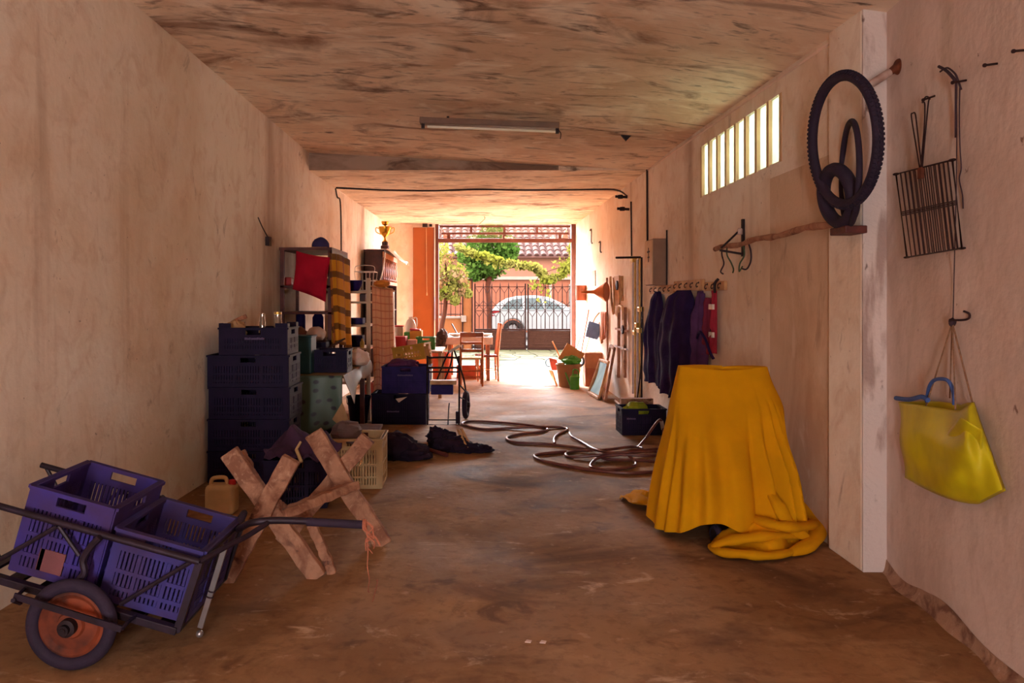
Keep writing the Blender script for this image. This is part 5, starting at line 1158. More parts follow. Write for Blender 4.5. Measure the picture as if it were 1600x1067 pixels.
# ------------------------------------------------------------ right wall: hook boards, coats
def hookboard(px0, px1, y0, y1, nh, lab):
    a, b = RW(px0, y0), RW(px1, y0); c0_, c1_ = a.y, b.y; z1 = (a.z+b.z)/2; z0 = (RW(px0, y1).z+RW(px1, y1).z)/2
    t = thing('hook_board', lab, 'coat rack', (XR-.01, (c0_+c1_)/2, z0), 'hook boards along the wall')
    mb = MB(); mb.box((XR-.03, c1_, z0), (XR-.002, c0_, z1)); mb.build('board', wood_pale, t, bevel=.004)
    for k in range(nh):
        y = c1_+(c0_-c1_)*(k+.5)/nh; z = (z0+z1)/2; mb = MB(); mb.tube(smoothpath([(XR-.028, y, z+.02), (XR-.05, y, z+.012), (XR-.056, y, z-.012), (XR-.048, y, z-.022), (XR-.04, y, z-.012)]), .004, 6); mb.lathe([(.010, 0), (.008, .005), (0, .005)], (XR-.03, y, z+.02), (-1,0,0), n=10); mb.build('hook', iron, t, smooth=True)
hookboard(1019, 1056, 446, 459, 5, 'pale hook board below the grey cabinet, holding the narrow coat')
hookboard(1057, 1102, 438, 454, 5, 'pale hook board in the middle, holding the big indigo coat')
hookboard(1106, 1137, 440, 454, 3, 'short pale hook board holding the red straps')
def coat(name, label, cat, mt, rows, depth, seed, nf=5):
    """rows: (pixel row, px left, px right) outline of a garment hanging on the right wall"""
    rows = sorted(rows)
    def fn(u, v):
        f = v*(len(rows)-1); i = min(int(f), len(rows)-2); t = f-i; t = t*t*(3-2*t)*.5+t*.5
        y = lerp(rows[i][0], rows[i+1][0], t); l = lerp(rows[i][1], rows[i+1][1], t); r_ = lerp(rows[i][2], rows[i+1][2], t)
        bul = (max(0, math.sin(PI*u))**.55)*depth*(.45+.55*min(1, v*3))
        bul += .022*math.sin(u*nf*2*PI+seed+2*noise.noise(V((u*3, v*2, seed))))*math.sin(PI*u)*(.3+.7*v)+.02*noise.noise(V((u*5, v*6, seed)))*math.sin(PI*u)
        off = .035+max(0, bul)
        p = RW(lerp(l, r_, u), y, .0); 
        yy = p.y; z = H0-(y-PY)*yy/FPX
        return V((XR-off, yy, z))
    mb = MB(); mb.grid(fn, 40, 44); return tag(mb.build(name, mt, smooth=True, solid=.012, sharp=80), label, cat)
# garment outlines below are in wall metres: (z, y_far, y_near)
def garment(name, label, cat, mt, rows, depth, seed, nf=5, ragged=.03):
    def fn(u, v):
        f = v*(len(rows)-1); i = min(int(f), len(rows)-2); t = f-i
        z = lerp(rows[i][0], rows[i+1][0], t); a = lerp(rows[i][1], rows[i+1][1], t); b = lerp(rows[i][2], rows[i+1][2], t)
        s_ = max(0, math.sin(PI*u)); bul = s_**.6*depth*(.4+.6*min(1, v*2.5))
        bul += (.026*math.sin(u*nf*2*PI+seed+2*noise.noise(V((u*3, v*2, seed))))*(.2+.8*v)+.03*noise.noise(V((u*5, v*6, seed))))*s_
        z += ragged*v*noise.noise(V((u*5, seed, 2)))
        return V((XR-.03-max(0, bul), lerp(a, b, u), z))
    mb = MB(); mb.grid(fn, 44, 48); return tag(mb.build(name, mt, smooth=True, solid=.012, sharp=80), label, cat)
garment('coat', 'narrow indigo coat hanging at the far end of the hook boards', 'coat', coat_navy, [(1.53, 8.75, 8.55), (1.40, 8.95, 8.45), (1.0, 9.2, 8.40), (.62, 9.25, 8.35), (.50, 9.15, 8.35)], .09, 3, 3)
garment('coat', 'big bulky indigo coat hanging in the middle of the hook boards', 'coat', coat_navy, [(1.53, 7.75, 7.35), (1.46, 8.0, 7.25), (1.2, 8.25, 7.15), (.9, 8.35, 7.12), (.62, 8.35, 7.15), (.50, 8.2, 7.3)], .17, 8, 4, .06)
garment('jacket', 'purple jacket hanging beside the big indigo coat', 'jacket', coat_purple, [(1.52, 7.05, 6.95), (1.3, 7.12, 6.82), (1.0, 7.12, 6.78), (.82, 7.1, 6.82)], .08, 5, 3)
garment('strap', 'crimson strap with white bands hanging from the short hook board', 'strap', cloth_crim, [(1.52, 6.64, 6.56), (1.2, 6.64, 6.55), (.98, 6.66, 6.56)], .03, 4, 1, .01)
garment('strap', 'dark red folded strap hanging beside the banded one', 'strap', mat('dark red cloth', S(120, 26, 56), .85), [(1.46, 6.80, 6.72), (1.2, 6.86, 6.74), (.96, 6.86, 6.77)], .03, 6, 1, .01)
garment('belt', 'purple belt loop hanging between the jacket and straps', 'belt', coat_purple, [(1.5, 7.0-.05, 6.90), (1.3, 6.92, 6.87), (1.10, 6.91, 6.86)], .03, 9, 1, .01)
for z in (1.36, 1.12): m = MB(); m.box((XR-.075, 6.545, z), (XR-.055, 6.65, z+.045)); m.build('white_band', pl_white, [o for o in bpy.data.objects if o.get('label', '').startswith('crimson strap')][0])
m = MB(); m.tube(smoothpath([(XR-.1, 6.9, 1.1), (XR-.12, 6.75, 1.16), (XR-.11, 6.62, 1.10), (XR-.10, 6.53, 1.0), (XR-.07, 6.52, .94)]), .012, 8); tag(m.build('dark_strap', coat_navy, smooth=True), 'thin dark strap looped across the red straps', 'strap')
m = MB(); m.tube(smoothpath([(XR-.03, 6.52, 1.62), (XR-.06, 6.52, 1.58), (XR-.06, 6.52, 1.5)]), .012, 8); tag(m.build('wall_hook', iron, smooth=True), 'dark iron hook at the end of the short hook board', 'hook')
# grey cabinet
eb = thing('fuse_cabinet', 'grey metal wall cabinet with a cross mark above the coats', 'cabinet', (2.0, 8.56, 1.60))
mb = MB(); mb.box((1.925, 8.385, 1.60), (XR-.001, 8.76, 2.11)); mb.build('case', grey_box, eb, bevel=.004)
mb = MB(); mb.box((1.915, 8.39, 1.61), (1.926, 8.755, 2.10)); dr = mb.build('door', cream_paint, eb, bevel=.003)
mb = MB(); mb.box((1.912, 8.55, 1.86), (1.916, 8.575, 2.02)); mb.box((1.912, 8.50, 1.965), (1.916, 8.625, 1.985)); mb.box((1.912, 8.52, 1.905), (1.916, 8.605, 1.922)); mb.build('cross_mark', iron, dr)
m = MB(); m.tube([(XR-.012, 8.37, 1.58), (XR-.012, 8.365, 2.2)], .008, 6); tag(m.build('black_cable', iron), 'short black cable running up beside the grey cabinet', 'cable')
# metal rods and clamps
mp_ = thing('sash_clamp', 'set of tall brassy metal rods with clamps against the wall', 'clamp', RW(996, 622))
for px, y0, y1, r, mt in ((989, 410, 615, .013, alu), (992.5, 405, 622, .011, brass), (996, 405, 622, .016, alu), (999.5, 403, 625, .010, brass), (1002.5, 402, 622, .012, iron)):
    a, b = RW(px, y0, .05), RW(px, y1, .05); mb = MB(); mb.tube([a, V((a.x, a.y, max(.0, b.z)))], r, 8); mb.build('rod', mt, mp_, smooth=True)
pa, pb_ = RW(962, 402, .09), RW(1001, 402, .05); mb = MB(); mb.tube([RW(1001, 402, .05), at(962, 402.5, RW(1001, 402, .05).y-.05)], .013, 8); mb.build('cross_handle', iron, mp_, smooth=True)
for px, py in ((990, 406), (996, 508), (1000, 516), (993, 520), (1001, 483)):
    mb = MB(); mb.obox(RW(px, py, .06), (.06, .14, .06)); mb.build('clamp_block', brass, mp_, bevel=.01)
m = MB(); m.tube(smoothpath([RW(1004, 480, .06), RW(1004, 530, .11), RW(1001, 580, .11), V((XR-.07, RW(999, 622).y-.1, .01))]), .009, 8); tag(m.build('dark_hose', iron, smooth=True), 'thin dark hose hanging down along the metal rods', 'hose')
# tools hung further along
def hung(name, lab, cat, mt, shape, off=.04, r=.018):
    m = MB(); m.tube(smoothpath([RW(x, y, off) for x, y in shape], 6), r, 8); return tag(m.build(name, mt, smooth=True), lab, cat)
hung('wooden_rod', 'tall thin wooden rod hung upright beside the funnel', 'rod', wood, [(948.5, 434), (949, 500), (949.5, 560)], .03, .016)
hung('tool_handle', 'paired wooden handles hanging next to the thin rod', 'handle', wood_pale, [(954, 432), (955, 460), (958, 490), (960, 470), (959, 434)], .03, .018)
hung('axe_handle', 'straight pale axe handle hanging below the wall reel', 'handle', wood_pale, [(972, 431), (972.5, 470)], .03, .02)
bk2 = thing('pulley_board', 'pale board with a dark round pulley hung on the wall', 'board', RW(965, 475))
mb = MB(); a, b = RW(962, 430), RW(970, 480); mb.box((XR-.03, b.y, RW(966, 478).z), (XR-.003, a.y, RW(966, 431).z)); mb.build('board', wood_pale, bk2, bevel=.004)
mb = MB(); mb.lathe([(.07, 0), (.07, .02), (.03, .03), (0, .03)], RW(965, 446, .03), (-1,0,0), n=20); mb.build('pulley', iron, bk2, smooth=True)
sw = thing('bow_saw', 'brown wooden frame saw hanging on the wall near the metal rods', 'saw', RW(972, 590))
for px in (967, 977):
    mb = MB(); mb.bar(RW(px, 480, .04), RW(px-.5, 590, .04), .05, .04, (1,0,0)); mb.build('saw_arm', wood, sw, bevel=.006)
mb = MB(); mb.tube(smoothpath([RW(966, 495, .045), RW(967, 480, .05), RW(970, 478, .05), RW(973, 482, .05), RW(974, 500, .045)]), .02, 8); mb.build('saw_loop', cream_paint, sw, smooth=True)
mb = MB(); mb.box(RW(979, 519, .06), RW(964, 512, .03)); mb.build('cross_bar', wood, sw)
mb = MB(); mb.box(RW(978, 545, .06), RW(963, 541, .03)); mb.build('cross_bar', alu, sw)
mb = MB(); mb.lathe([(.06, 0), (.06, .03), (0, .035)], RW(975, 515, .05), (-1,0,0), n=18); mb.build('knob', iron, sw)
fn_ = thing('funnel', 'copper coloured funnel lying sideways on a wall nail', 'funnel', RW(940, 456, .1))
c0_ = RW(948, 456, .12); mb = MB(); mb.lathe([(.0, .001), (.145, 0), (.15, .01), (.03, .20), (.018, .40), (.012, .40), (.0, .38)], c0_, (-.55, .30, 0), n=28); mb.build('cone', copper, fn_, smooth=True)
m = MB(); m.lathe([(.10, 0), (.10, .30), (0, .30)], RW(907.5, 470, .10), n=24); tag(m.build('reel', mat('rust brown drum', S(168, 92, 60), .7, scale=6), smooth=True), 'rust brown round drum fixed to the wall next to the door', 'drum')
bb_ = thing('blue_tote', 'blue flat tote bag hanging by its strap from the wall', 'bag', RW(930, 531, .1))
YB_ = 13.0
mb = MB(); mb.prism([at(920, 501, YB_), at(943, 509, YB_), at(933, 531, YB_), at(914, 526, YB_)], (.02, .06, 0)); mb.build('pouch', mat('blue nylon', S(110, 140, 190), .7, scale=8), bb_, bevel=.01)
mb = MB(); mb.tube(smoothpath([at(927, 503, YB_), at(931, 495, YB_), at(938, 488, YB_+.02), at(941, 493, YB_+.01), at(936, 506, YB_)]), .010, 6); mb.build('strap', mat('tan strap', S(196, 150, 110), .8), bb_, smooth=True)
m = MB(); sheet(m, [RW(939, 487, .06), RW(947, 487, .04)], lambda u: RW(942, 536).z+.15*u, .02, 2, 20, 14, 3); tag(m.build('apron_cloth', mat('rust cloth', S(190, 108, 62), .85), smooth=True, solid=.01), 'rust coloured apron hanging behind the blue tote', 'cloth')
# leaning brooms
for a, b, r, mt, lab in (((920, 484), (907, 558), .014, mat('pink pole', S(214, 132, 104), .6), 'pink broom pole leaning on the wall under the blue tote'), ((923, 520), (910, 566), .014, wood_pale, 'pale broom pole leaning below the blue tote'), ((907, 526), (893, 566), .014, mat('pink pole', S(214, 132, 104), .6), 'short pink pole leaning beside the sunlit wall')):
    pA, pB = at(*a, 13.9), V((at(*b, 13.6).x, 13.6, at(*b, 13.6).z)); d = (pB-pA); pC = pA+d*((pA.z-.02)/max(.01, pA.z-pB.z)); m = MB(); m.tube([pA, pC], r, 8); tag(m.build('broom_pole', mt, smooth=True), lab, 'pole')
# tubs by the door
def tub(name, px, base_y, rt, rb, h, mt, lab, cat='bucket'):
    p = FL(px, base_y); t = thing(name, lab, cat, p); mb = MB(); mb.lathe([(rb, 0), (rt, h), (rt+.012, h), (rt+.012, h+.02), (rt-.01, h+.02), (rb-.01, .02), (0, .02)], p, n=28); mb.build('shell', mt, t, smooth=True); return t, p
t, p = tub('rubber_tub', 888, 604, .20, .155, .36, mat('olive brown rubber', S(150, 104, 68), .7, scale=6), 'olive brown rubber tub full of garden things by the door')
wc_ = thing('watering_can', 'small bright green watering can in front of the rubber tub', 'watering can', FL(898, 608)); p2 = FL(898, 608)
mb = MB(); mb.lathe([(.075, 0), (.078, .20), (.05, .225), (.05, .24), (.04, .24), (.04, .22), (0, .2)], p2, n=24); mb.build('can_body', pl_green, wc_, smooth=True)
mb = MB(); mb.tube(smoothpath([p2+V((-.03, 0, .23)), p2+V((-.02, 0, .31)), p2+V((.05, 0, .30)), p2+V((.075, 0, .18))]), .011, 8); mb.build('handle', pl_green, wc_, smooth=True)
mb = MB(); mb.tube([p2+V((-.07, 0, .06)), p2+V((-.15, 0, .27))], [.016, .011], 8); mb.build('spout', pl_green, wc_, smooth=True)
m = MB(); m.blob((p.x+.05, p.y-.02, .42), (.15, .15, .09), 3, .4); tag(m.build('green_netting', pl_green, smooth=True), 'green netting bundled in the rubber tub', 'netting')
m = MB(); m.torus((p.x+.17, p.y+.1, .42), (.2, -1, .3), .10, .02, 28, 8); tag(m.build('grey_ring', mat('grey blue hose', S(128, 140, 150), .5), smooth=True), 'grey coil of hose resting in the rubber tub', 'hose')
Rm = Matrix.Rotation(.55, 3, 'Y'); c_ = V((FL(888, 604).x+.06, 12.78, .50))
m = MB(); m.obox(c_, (.34, .03, .30), Rm); tag(m.build('cardboard_sheet', card, bevel=.004), 'tilted tan cardboard sheet standing in the rubber tub', 'cardboard')
dp = thing('dustpan', 'pinkish red dustpan with a thin stick handle by the tub', 'dustpan', at(867, 578, 13.0)); Y_ = 13.15
mb = MB(); mb.prism([at(858, 559, Y_), at(870, 562, Y_), at(873, 579, Y_), at(862, 579, Y_)], (.0, .10, .02)); mb.build('pan', mat('pinkish red', S(206, 96, 88), .6), dp, bevel=.008)
mb = MB(); mb.tube([at(863, 533, Y_+.05), at(877, 562, Y_+.05)], .012, 8); mb.build('handle', wood_pale, dp, smooth=True)
mb = MB(); mb.tube(smoothpath([at(858, 560, Y_), at(853, 564, Y_), at(854, 571, Y_), at(860, 573, Y_)]), .006, 6); mb.build('wire_loop', cloth_blue, dp)
m = MB(); m.obox(at(871, 583, 13.2), (.12, .1, .14)); m = MB(); m.prism([FL(864, 604-9), FL(869, 604), at(862, 580, 13.0), at(857, 578, 13.0)], (.03, .02, 0)); tag(m.build('wood_offcut', wood_pale), 'pale wooden offcut leaning against the rubber tub', 'offcut')
for i, (px, py, sz, z0, mt, lab) in enumerate(((930, 604, (.34, .36, .30), 0, mat('terracotta box', S(176, 100, 68), .8, scale=6), 'lower terracotta box stacked behind the folding frames'), (930, 604, (.32, .34, .26), .30, mat('tan box', S(196, 128, 86), .8, scale=6), 'upper tan box stacked on the terracotta one'))):
    p = FL(px-6, py); m = MB(); m.box((p.x-.10, p.y, z0), (p.x-.10+sz[0], p.y+sz[1], z0+sz[2])); tag(m.build('stacked_box', mt, bevel=.008), lab, 'box', 'boxes stacked behind the folding frames')
# folding frames leaning
def frame(nm, lab, p00, p10, p01, p11, mtf, mtc, r=.02):
    t = thing(nm, lab, 'frame', (p00+p10)/2)
    mb = MB(); mb.bar(p00, p01, .05, .035, (1,0,0)); mb.build('side_rail', mtf, t, bevel=.005)
    mb = MB(); mb.bar(p10, p11, .05, .035, (1,0,0)); mb.build('side_rail', mtf, t, bevel=.005)
    mb = MB(); mb.bar(p00, p10, .04, .035, (0,0,1)); mb.build('end_rail', mtf, t, bevel=.005)
    mb = MB(); mb.bar(p01, p11, .04, .035, (0,0,1)); mb.build('end_rail', mtf, t, bevel=.005)
    if mtc: mb = MB(); mb.grid(lambda u, v: p00.lerp(p10, u*.84+.08).lerp(p01.lerp(p11, u*.84+.08), .06+.88*v)+V((.02*math.sin(PI*v), 0, 0)), 6, 10); mb.build('canvas', mtc, t, solid=.006)
yA = 11.2
frame('canvas_easel', 'pale wooden folding frame with blue green canvas leaning by the wall', FL(920, 613, .03), FL(936, 622, .03), at(938, 562, 12.0), at(951, 566, 11.3), wood_pale, pic_m)
frame('folding_easel', 'bare brown wooden frame leaning behind the canvas one', FL(938, 616, .03), FL(946, 625, .03), at(954, 540, 11.6), at(960, 545, 11.0), wood, None)

# ------------------------------------------------------------ pole on brackets with wire hooks
XPL = 1.955
pl_ = MB(); a, b = V((XPL, 6.30, 1.858)), V((XPL, 4.18, 1.868))
pts = [a.lerp(b, i/16)+V((.006*math.sin(i*1.7), 0, .008*math.sin(i*1.1))) for i in range(17)]
pl_.tube(pts, [.020+.004*math.sin(i*2.3) for i in range(17)], 10); tag(pl_.build('wooden_pole', wood, smooth=True), 'long crooked wooden pole carried on the wall bracket', 'pole')
br = thing('wall_bracket', 'dark iron triangular bracket carrying the wooden pole', 'bracket', (XR, 5.95, 1.80))
mb = MB(); mb.bar((XR-.012, 5.97, 1.78), (XR-.012, 5.97, 2.07), .03, .02, (1,0,0)); mb.build('back_plate', iron, br)
mb = MB(); mb.bar((XR-.02, 5.97, 1.80), (1.89, 5.97, 1.828), .025, .015); mb.build('arm', iron, br)
mb = MB(); mb.tube([(XR-.02, 5.97, 2.0), (1.90, 5.97, 1.845)], .008, 6); mb.build('stay', iron, br)
mb = MB(); mb.lathe([(.022, 0), (.022, .04), (.012, .05), (0, .05)], (XR-.035, 5.97, 1.95), n=12); mb.build('insulator', ceramic, br)
for pts, mt, lab in (([(1128, 384), (1128, 398), (1131, 412), (1126, 424), (1130, 428)], rope_dk, 'thin dark wire hook hanging at the pole tip'), ([(1136, 384), (1136, 398), (1142, 410), (1146, 420), (1145, 426)], mat('green wire', S(70, 84, 58), .6), 'green wire strand hanging second from the pole tip'), ([(1160, 378), (1163, 398), (1156, 412), (1155, 424), (1160, 416)], mat('green wire', S(70, 84, 58), .6), 'green wire hook hanging under the bracket'), ([(1168, 376), (1173, 392), (1173, 408), (1167, 420), (1160, 420)], rope_dk, 'dark wire loop hanging just past the bracket')):
    Y_ = XPL*FPX/(pts[0][0]-PX); m = MB(); m.tube(smoothpath([at(x, y, Y_+(.03 if i else 0)*math.sin(i)) for i, (x, y) in enumerate(pts)]), .006, 6); tag(m.build('wire_hook', mt, smooth=True), lab, 'wire')
m = MB(); m.box((1.93, 4.02, 1.795), (2.046, 4.20, 1.835)); tag(m.build('wall_block', wood_red, bevel=.005), 'reddish wooden block under the tyres at the pole end', 'block')
# ------------------------------------------------------------ tyres
def tyre(name, lab, c, ax, R, r, sq, mt, knob=.0, n=72, tread=False):
    t = thing(name, lab, 'tyre', c)
    mb = MB(); mb.torus(c, ax, R, r, n, 12, sq); mb.build('carcass', mt, t, smooth=True)
    if tread:
        mb = MB(); q_ = V((0,0,1)).rotation_difference(V(ax).normalized()); n2 = 90
        for i in range(n2):
            a_ = 2*PI*i/n2
            for k in (-1, 0, 1):
                b_ = k*.75; aa = a_+(.035 if k else 0); rad = R+r*math.cos(b_)
                p = V(c)+q_@V((rad*math.cos(aa), rad*math.sin(aa), r*sq*math.sin(b_))); rx = q_@V((math.cos(aa)*math.cos(b_), math.sin(aa)*math.cos(b_), math.sin(b_))).normalized(); tg = q_@V((-math.sin(aa), math.cos(aa), 0)); bn = rx.cross(tg)
                mb.obox(p, (.008, .013, .014), Matrix((rx, tg, bn)).transposed())
        mb.build('tread_knobs', mt, t, kind='stuff')
    return t
tyre('bicycle_tyre', 'large knobbly bicycle tyre hung high at the wall corner', V((1.87, 3.925, 2.257)), (1, .03, .10), .322, .026, .95, rubber, tread=True)
tyre('bicycle_tyre', 'thin smooth bicycle tyre hanging inside the large one', V((1.97, 4.055, 2.112)), (.956, -.29, 0), .268, .017, .9, rubber)
tyre('scooter_tyre', 'small fat tyre resting on the wooden block below the large one', V((1.925, 4.096, 1.998)), (1, .05, .18), .143, .036, 1.0, rubber)
la = thing('lamp_arm', 'chipped white enamel lamp arm sticking out of the wall above the tyre', 'lamp', NW(1405, 104))
pw_ = NW(1404, 104); pe = at(1352, 137, 3.9)
mb = MB(); mb.lathe([(.042, 0), (.038, .012), (.02, .018), (0, .02)], pw_+V((.004, 0, 0)), (-1, -.1, 0), n=20); mb.build('wall_rose', rust, la, smooth=True)
mb = MB(); mb.tube([pw_, pw_.lerp(pe, .3)], [.026, .016], 12); mb.build('neck', rust, la, smooth=True)
mb = MB(); mb.tube([pw_.lerp(pe, .28), pw_.lerp(pe, .75), pe], [.021, .021, .016], 12); mb.build('sleeve', ceramic, la, smooth=True)

# ------------------------------------------------------------ near wall: nails, grill basket, bag
def nail(px, py, lab, dx=22, dy=-3):
    a = NW(px, py, -.01); b = NW(px-dx, py-dy, .07); m = MB(); m.tube([a, b], .0045, 8); m.lathe([(.008, 0), (.008, .004), (0, .004)], b, b-a, n=10); return tag(m.build('nail', nail_m, smooth=True), lab, 'nail')
nail(1561, 99, 'rusty nail alone high on the near wall'); nail(1606, 78, 'rusty nail farthest along the near wall, above the lone nail', 22, -2)
nail(1513, 125, 'rusty nail with knotted cord tied round it', 24, -4); nail(1463, 149, 'rusty nail holding the grill basket handle', 20, -7)
gb = thing('grill_basket', 'dark wire grill basket with two loop handles hanging on a nail', 'grill', NW(1452, 400, .05))
TL, TR, BRr, BL = (1400, 272), (1488, 250), (1503, 388), (1417, 402)
def gq(u, v, off): 
    x = lerp(lerp(TL[0], TR[0], u), lerp(BL[0], BRr[0], u), v); y = lerp(lerp(TL[1], TR[1], u), lerp(BL[1], BRr[1], u), v); return NW(x, y, off)
for off, nw_, nm in ((.075, 13, 'front_grid'), (.035, 12, 'rear_grid')):
    mb = MB(); mb.tube([gq(0,0,off), gq(1,0,off), gq(1,1,off), gq(0,1,off)], .0045, 6, closed=True)
    for k in range(1, nw_): mb.tube([gq(k/nw_, 0, off), gq(k/nw_+.006*(off > .05), 1, off)], .0026, 5)
    for v in (.46, .50) if off > .05 else (.48,): mb.tube([gq(0, v, off), gq(1, v, off)], .003, 5)
    mb.build(nm, nail_m, gb, smooth=True)
mb = MB()
for u in (0, 1):
    for v in (0, 1): mb.tube([gq(u, v, .035), gq(u, v, .075)], .004, 6); mb.torus(gq(u, v, .055), (0, .2, 1), .012, .003, 14, 6)
mb.build('hinge_rings', nail_m, gb, smooth=True)
for pts, off in (([(1438, 268), (1430, 220), (1424, 182), (1426, 177), (1430, 178), (1433, 200), (1440, 262)], .075), ([(1438, 268), (1444, 200), (1445, 163), (1441, 160), (1447, 151), (1453, 155), (1450, 165), (1441, 262)], .035)):
    mb = MB(); mb.tube(smoothpath([NW(x, y, off) for x, y in pts]), .0035, 6); mb.build('handle', nail_m, gb, smooth=True)
mb = MB(); mb.obox(gq(.43, .06, .08), (.015, .03, .05)); mb.build('latch', rust, gb)
m = MB(); m.tube(smoothpath([NW(1494, 128, .045), NW(1495, 200, .02), NW(1494, 300, .105), NW(1491, 420, .02), NW(1489, 500, .02)]), .0022, 5)
m.tube(smoothpath([NW(1467, 104, .05), NW(1478, 110, .05), NW(1488, 120, .05), NW(1494, 128, .045)]), .007, 6); m.tube(smoothpath([NW(1469, 112, .05), NW(1480, 106, .05), NW(1492, 115, .05), NW(1497, 126, .04), NW(1502, 140, .02)]), .004, 6)
m.tube(smoothpath([NW(1494, 128, .045), NW(1493.5, 165, .03), NW(1493.5, 215, .02)]), .0055, 6); m.tube(smoothpath([NW(1500, 132, .02), NW(1499, 180, .015), NW(1500, 230, .015), NW(1502, 262, .012), NW(1499, 280, .012), NW(1504, 305, .012), NW(1505, 326, .01)]), .0028, 5)
tag(m.build('knotted_cord', rope_dk, smooth=True), 'long knotted dark cord hanging from the nail down to the yellow bag', 'cord')
m = MB(); m.tube(smoothpath([NW(1486, 500, .05), NW(1505, 500, .02), NW(1514, 497, .01), NW(1514, 490, .01), NW(1505, 486, .03)]), .0045, 8); tag(m.build('wall_hook', nail_m, smooth=True), 'bent iron hook holding the cords of the yellow bag', 'hook')
yg = thing('yellow_tote', 'yellow plastic tote bag hanging from a hook by thin cords', 'bag', NW(1490, 780, .05))
out_l = [(1404, 627), (1406, 660), (1407, 700), (1413, 746)]
def bag(u, v, side):
    # left edge, right edge and sagging bottom of the bag in wall space
    top = (lerp(1404, 1500, min(1, u/.62)) if u < .62 else lerp(1500, 1522, (u-.62)/.38), lerp(628, 642, min(1, u/.62)) if u < .62 else lerp(642, 628, (u-.62)/.38))
    if side < 0: top = (top[0]+4*(1-u), top[1]-10*math.sin(PI*u))
    f = u
    bot = (lerp(1413, 1571, f), 746+ (41*math.sin(PI*min(1, f/.74)/2) if f < .74 else lerp(41, 20, (f-.74)/.26)))
    x = lerp(top[0], bot[0], v**1.05)+ (2.5*math.sin(v*9) if u < .1 else 0); y = lerp(top[1], bot[1], v)
    b = math.sin(PI*min(1, max(0, u)))**.5
    th = .018+.085*b*(math.sin(PI*min(1, v*.8+.12))**.7)
    off = .02+ (th if side > 0 else .004)
    if side > 0: off += .016*b*noise.noise(V((u*5, v*4, 1)))+.012*b*math.sin(u*9+v*5)
    if v > .985: off = .03
    if u < .005 or u > .995: off = .03
    return NW(x, y, off)
mb = MB(); mb.grid(lambda u, v: bag(u, v, 1), 44, 36); mb.grid(lambda u, v: bag(u, v, -1), 44, 36); mb.build('bag_body', bag_y, yg, smooth=True, solid=.003, sharp=70)
mb = MB()
def fold(u, v):
    a_ = V((1500, 651, 0)).lerp(V((1535, 672, 0)), u); b_ = V((1474, 686, 0)).lerp(V((1532, 722, 0)), u); p = a_.lerp(b_, v); return NW(p.x, p.y, .125-.022*v+.012*math.sin(u*5)-.02*u)
mb.grid(fold, 14, 14); mb.build('folded_flap', bag_y, yg, smooth=True, solid=.004)
kn = NW(1488, 504, .03)
for x, y, off in ((1446, 637, .06), (1484, 622, .03), (1493, 640, .09), (1519, 628, .05)):
    mb = MB(); mb.tube(smoothpath([kn, kn.lerp(NW(x, y, off), .5), NW(x, y, off)]), .0036, 6); mb.build('cord', rope_m, yg, smooth=True)
mb = MB(); mb.blob(kn, (.014, .014, .02), 3, .3, 14); mb.build('knot', rope_dk, yg, smooth=True)
mb = MB(); mb.tube(smoothpath([NW(1448, 628, .04), NW(1452, 604, .06), NW(1462, 593, .07), NW(1480, 594, .07), NW(1489, 610, .06), NW(1491, 632, .05)]), .008, 8); mb.tube(smoothpath([NW(1400, 622, .05), NW(1420, 624, .06), NW(1440, 620, .07), NW(1450, 625, .07)]), .011, 8); mb.build('blue_handle', cloth_blue, yg, smooth=True, label='blue rope handle of the yellow tote')

# ------------------------------------------------------------ lamp, wires, switch
fl = thing('batten_lamp', 'unlit fluorescent batten lamp with a grey housing on the ceiling', 'lamp', (0, 7.2, 3.1))
Yl = 7.2; a, b = at(656, 189, Yl), at(873, 197, Yl); d = (b-a).normalized()
mb = MB(); mb.bar(a, b, .11, .055); mb.build('housing', lamp_grey, fl, bevel=.006)
mb = MB(); mb.tube([a+V((.07, 0, -.052)), b+V((-.03, 0, -.052))], .013, 12); mb.build('tube', tube_m, fl, smooth=True)
for p in (a+V((.03, 0, -.045)), b+V((-.015, 0, -.045))): mb = MB(); mb.obox(p, (.03, .04, .05)); mb.build('lamp_holder', iron, fl)
mb = MB(); mb.tube(smoothpath([b+V((.0, 0, -.04)), b+V((.02, 0, -.07)), b+V((.015, 0, -.12))]), .004, 6); mb.build('lead', iron, fl)
for px in (700, 830):
    p = a.lerp(b, (px-656)/217); mb = MB(); mb.tube([p+V((0,0,.02)), V((p.x, p.y, cz(p.x, p.y)+.01))], .012, 8); mb.build('mount_stud', iron, fl)
cyl = LW(536, 293).y
cab_ = MB(); yc = 1.573*FPX/(PY-296)
yc = 11.0
cab_.tube(smoothpath([V((XL(yc)+.02, yc-.2, 3.012)), V((-1.3, yc, 3.008)), V((-.6, yc+.1, 3.014)), V((0, yc-.1, 3.004)), V((.7, yc, 3.008)), V((1.4, yc-.05, 3.006)), V((1.95, yc-.1, 3.0)), V((XR-.03, yc-.5, 2.86))], 8), .012, 6)
tag(cab_.build('ceiling_cable', iron, smooth=True), 'dark cable strung across the lower ceiling from wall to wall', 'cable')
m = MB(); p = LW(546, 300); m.tube(smoothpath([V((XL(yc)+.015, yc-.2, 3.0)), V((XL(yc-.2)+.02, yc-.05, 2.9)), V((XL(yc)+.02, yc+.15, 2.85)), V((XL(yc+.15)+.02, yc+.2, 2.3)), V((XL(yc+.15)+.02, yc+.2, 1.2))]), .011, 6); tag(m.build('wall_cable', iron, smooth=True), 'cable running down the plaster wall behind the plaid blanket', 'cable')
m = MB(); m.tube([RW(1011, 265, .015), RW(1012, 420, .015)], .012, 6); tag(m.build('wall_conduit', iron), 'dark vertical conduit on the wall above the grey cabinet', 'conduit')
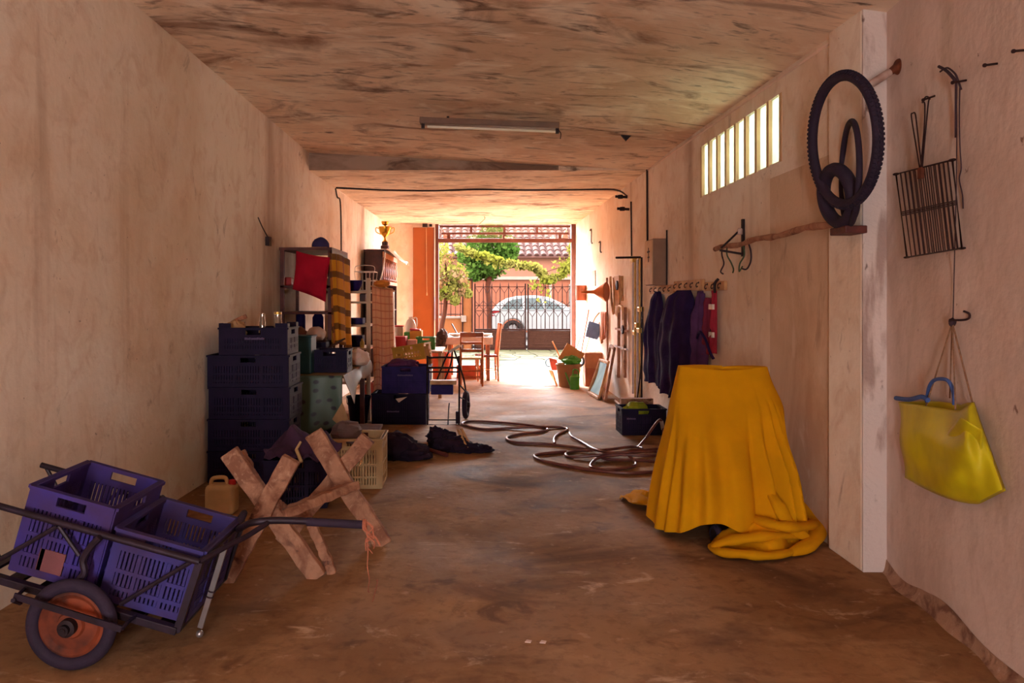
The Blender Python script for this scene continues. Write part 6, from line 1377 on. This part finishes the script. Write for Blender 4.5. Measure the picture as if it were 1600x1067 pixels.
m = MB(); m.tube([RW(986, 315, .015), RW(987, 400, .015)], .010, 6); tag(m.build('wall_conduit', iron), 'thin vertical cable on the wall above the brassy rods', 'conduit')
for px, py, lab in ((975, 308, 'upper dark cable insulator on the wall under the ceiling'), (978, 327, 'lower dark cable insulator on the wall under the ceiling')):
    m = MB(); c = RW(px, py, .05); m.tube([c+V((.045, 0, 0)), c+V((-.12, 0, .01))], .018, 8); m.lathe([(.035, 0), (.035, .05), (0, .055)], c+V((-.05, 0, -.02)), n=12); tag(m.build('insulator', iron, smooth=True), lab, 'insulator')
m = MB(); m.prism([V((1.40, 6.55+.9, cz(1.4, 7.45))), V((1.50, 7.45, cz(1.5, 7.45))), V((1.45, 7.45, cz(1.45, 7.45)-.055))], (0, .03, 0)); tag(m.build('ceiling_bracket', iron), 'small dark triangular bracket on the ceiling near the window', 'bracket')
m = MB(); m.tube(smoothpath([V((.14, 14.6, 3.018)), V((.15, 14.6, 2.97)), V((.05, 15.2, 2.93)), V((-.02, 16.0, 2.9))]), .006, 5); tag(m.build('pull_wire', wood), 'thin wire hanging from the ceiling to the top light', 'wire')
m = MB(); p = LW(417, 377); m.obox(p+V((.015, 0, 0)), (.04, .09, .09)); m.tube(smoothpath([p+V((.01, 0, .04)), p+V((.012, -.2, .12)), p+V((.012, -.35, .2))]), .006, 5); tag(m.build('junction_box', iron), 'small dark junction box with a stub of cable on the plaster wall', 'box')
for px, py, h, lab in ((924, 368, 26, 'small dark hinge strap high on the wall near the door'), (938, 385, 20, 'bent wire hook on the wall above the funnel')):
    m = MB(); m.tube(smoothpath([RW(px-2, py-h*.3, .05), RW(px, py-h*.35, .01), RW(px, py+h*.4, .01), RW(px+1.5, py+h*.45, .04)]), .01, 6); tag(m.build('wall_hook', iron, smooth=True), lab, 'hook')
m = MB(); a = RW(926, 424); m.box((XR-.012, RW(931, 424).y, RW(928, 447).z), (XR-.002, RW(926, 424).y, RW(928, 423).z)); tag(m.build('cover_plate', mat('pale cover', S(206, 160, 130), .7)), 'plain pale cover plate on the wall above the funnel', 'plate')

for o in COL.objects:   # unused leftovers carry no geometry
    if o.type == 'MESH' and len(o.data.vertices) == 0: bpy.data.objects.remove(o)
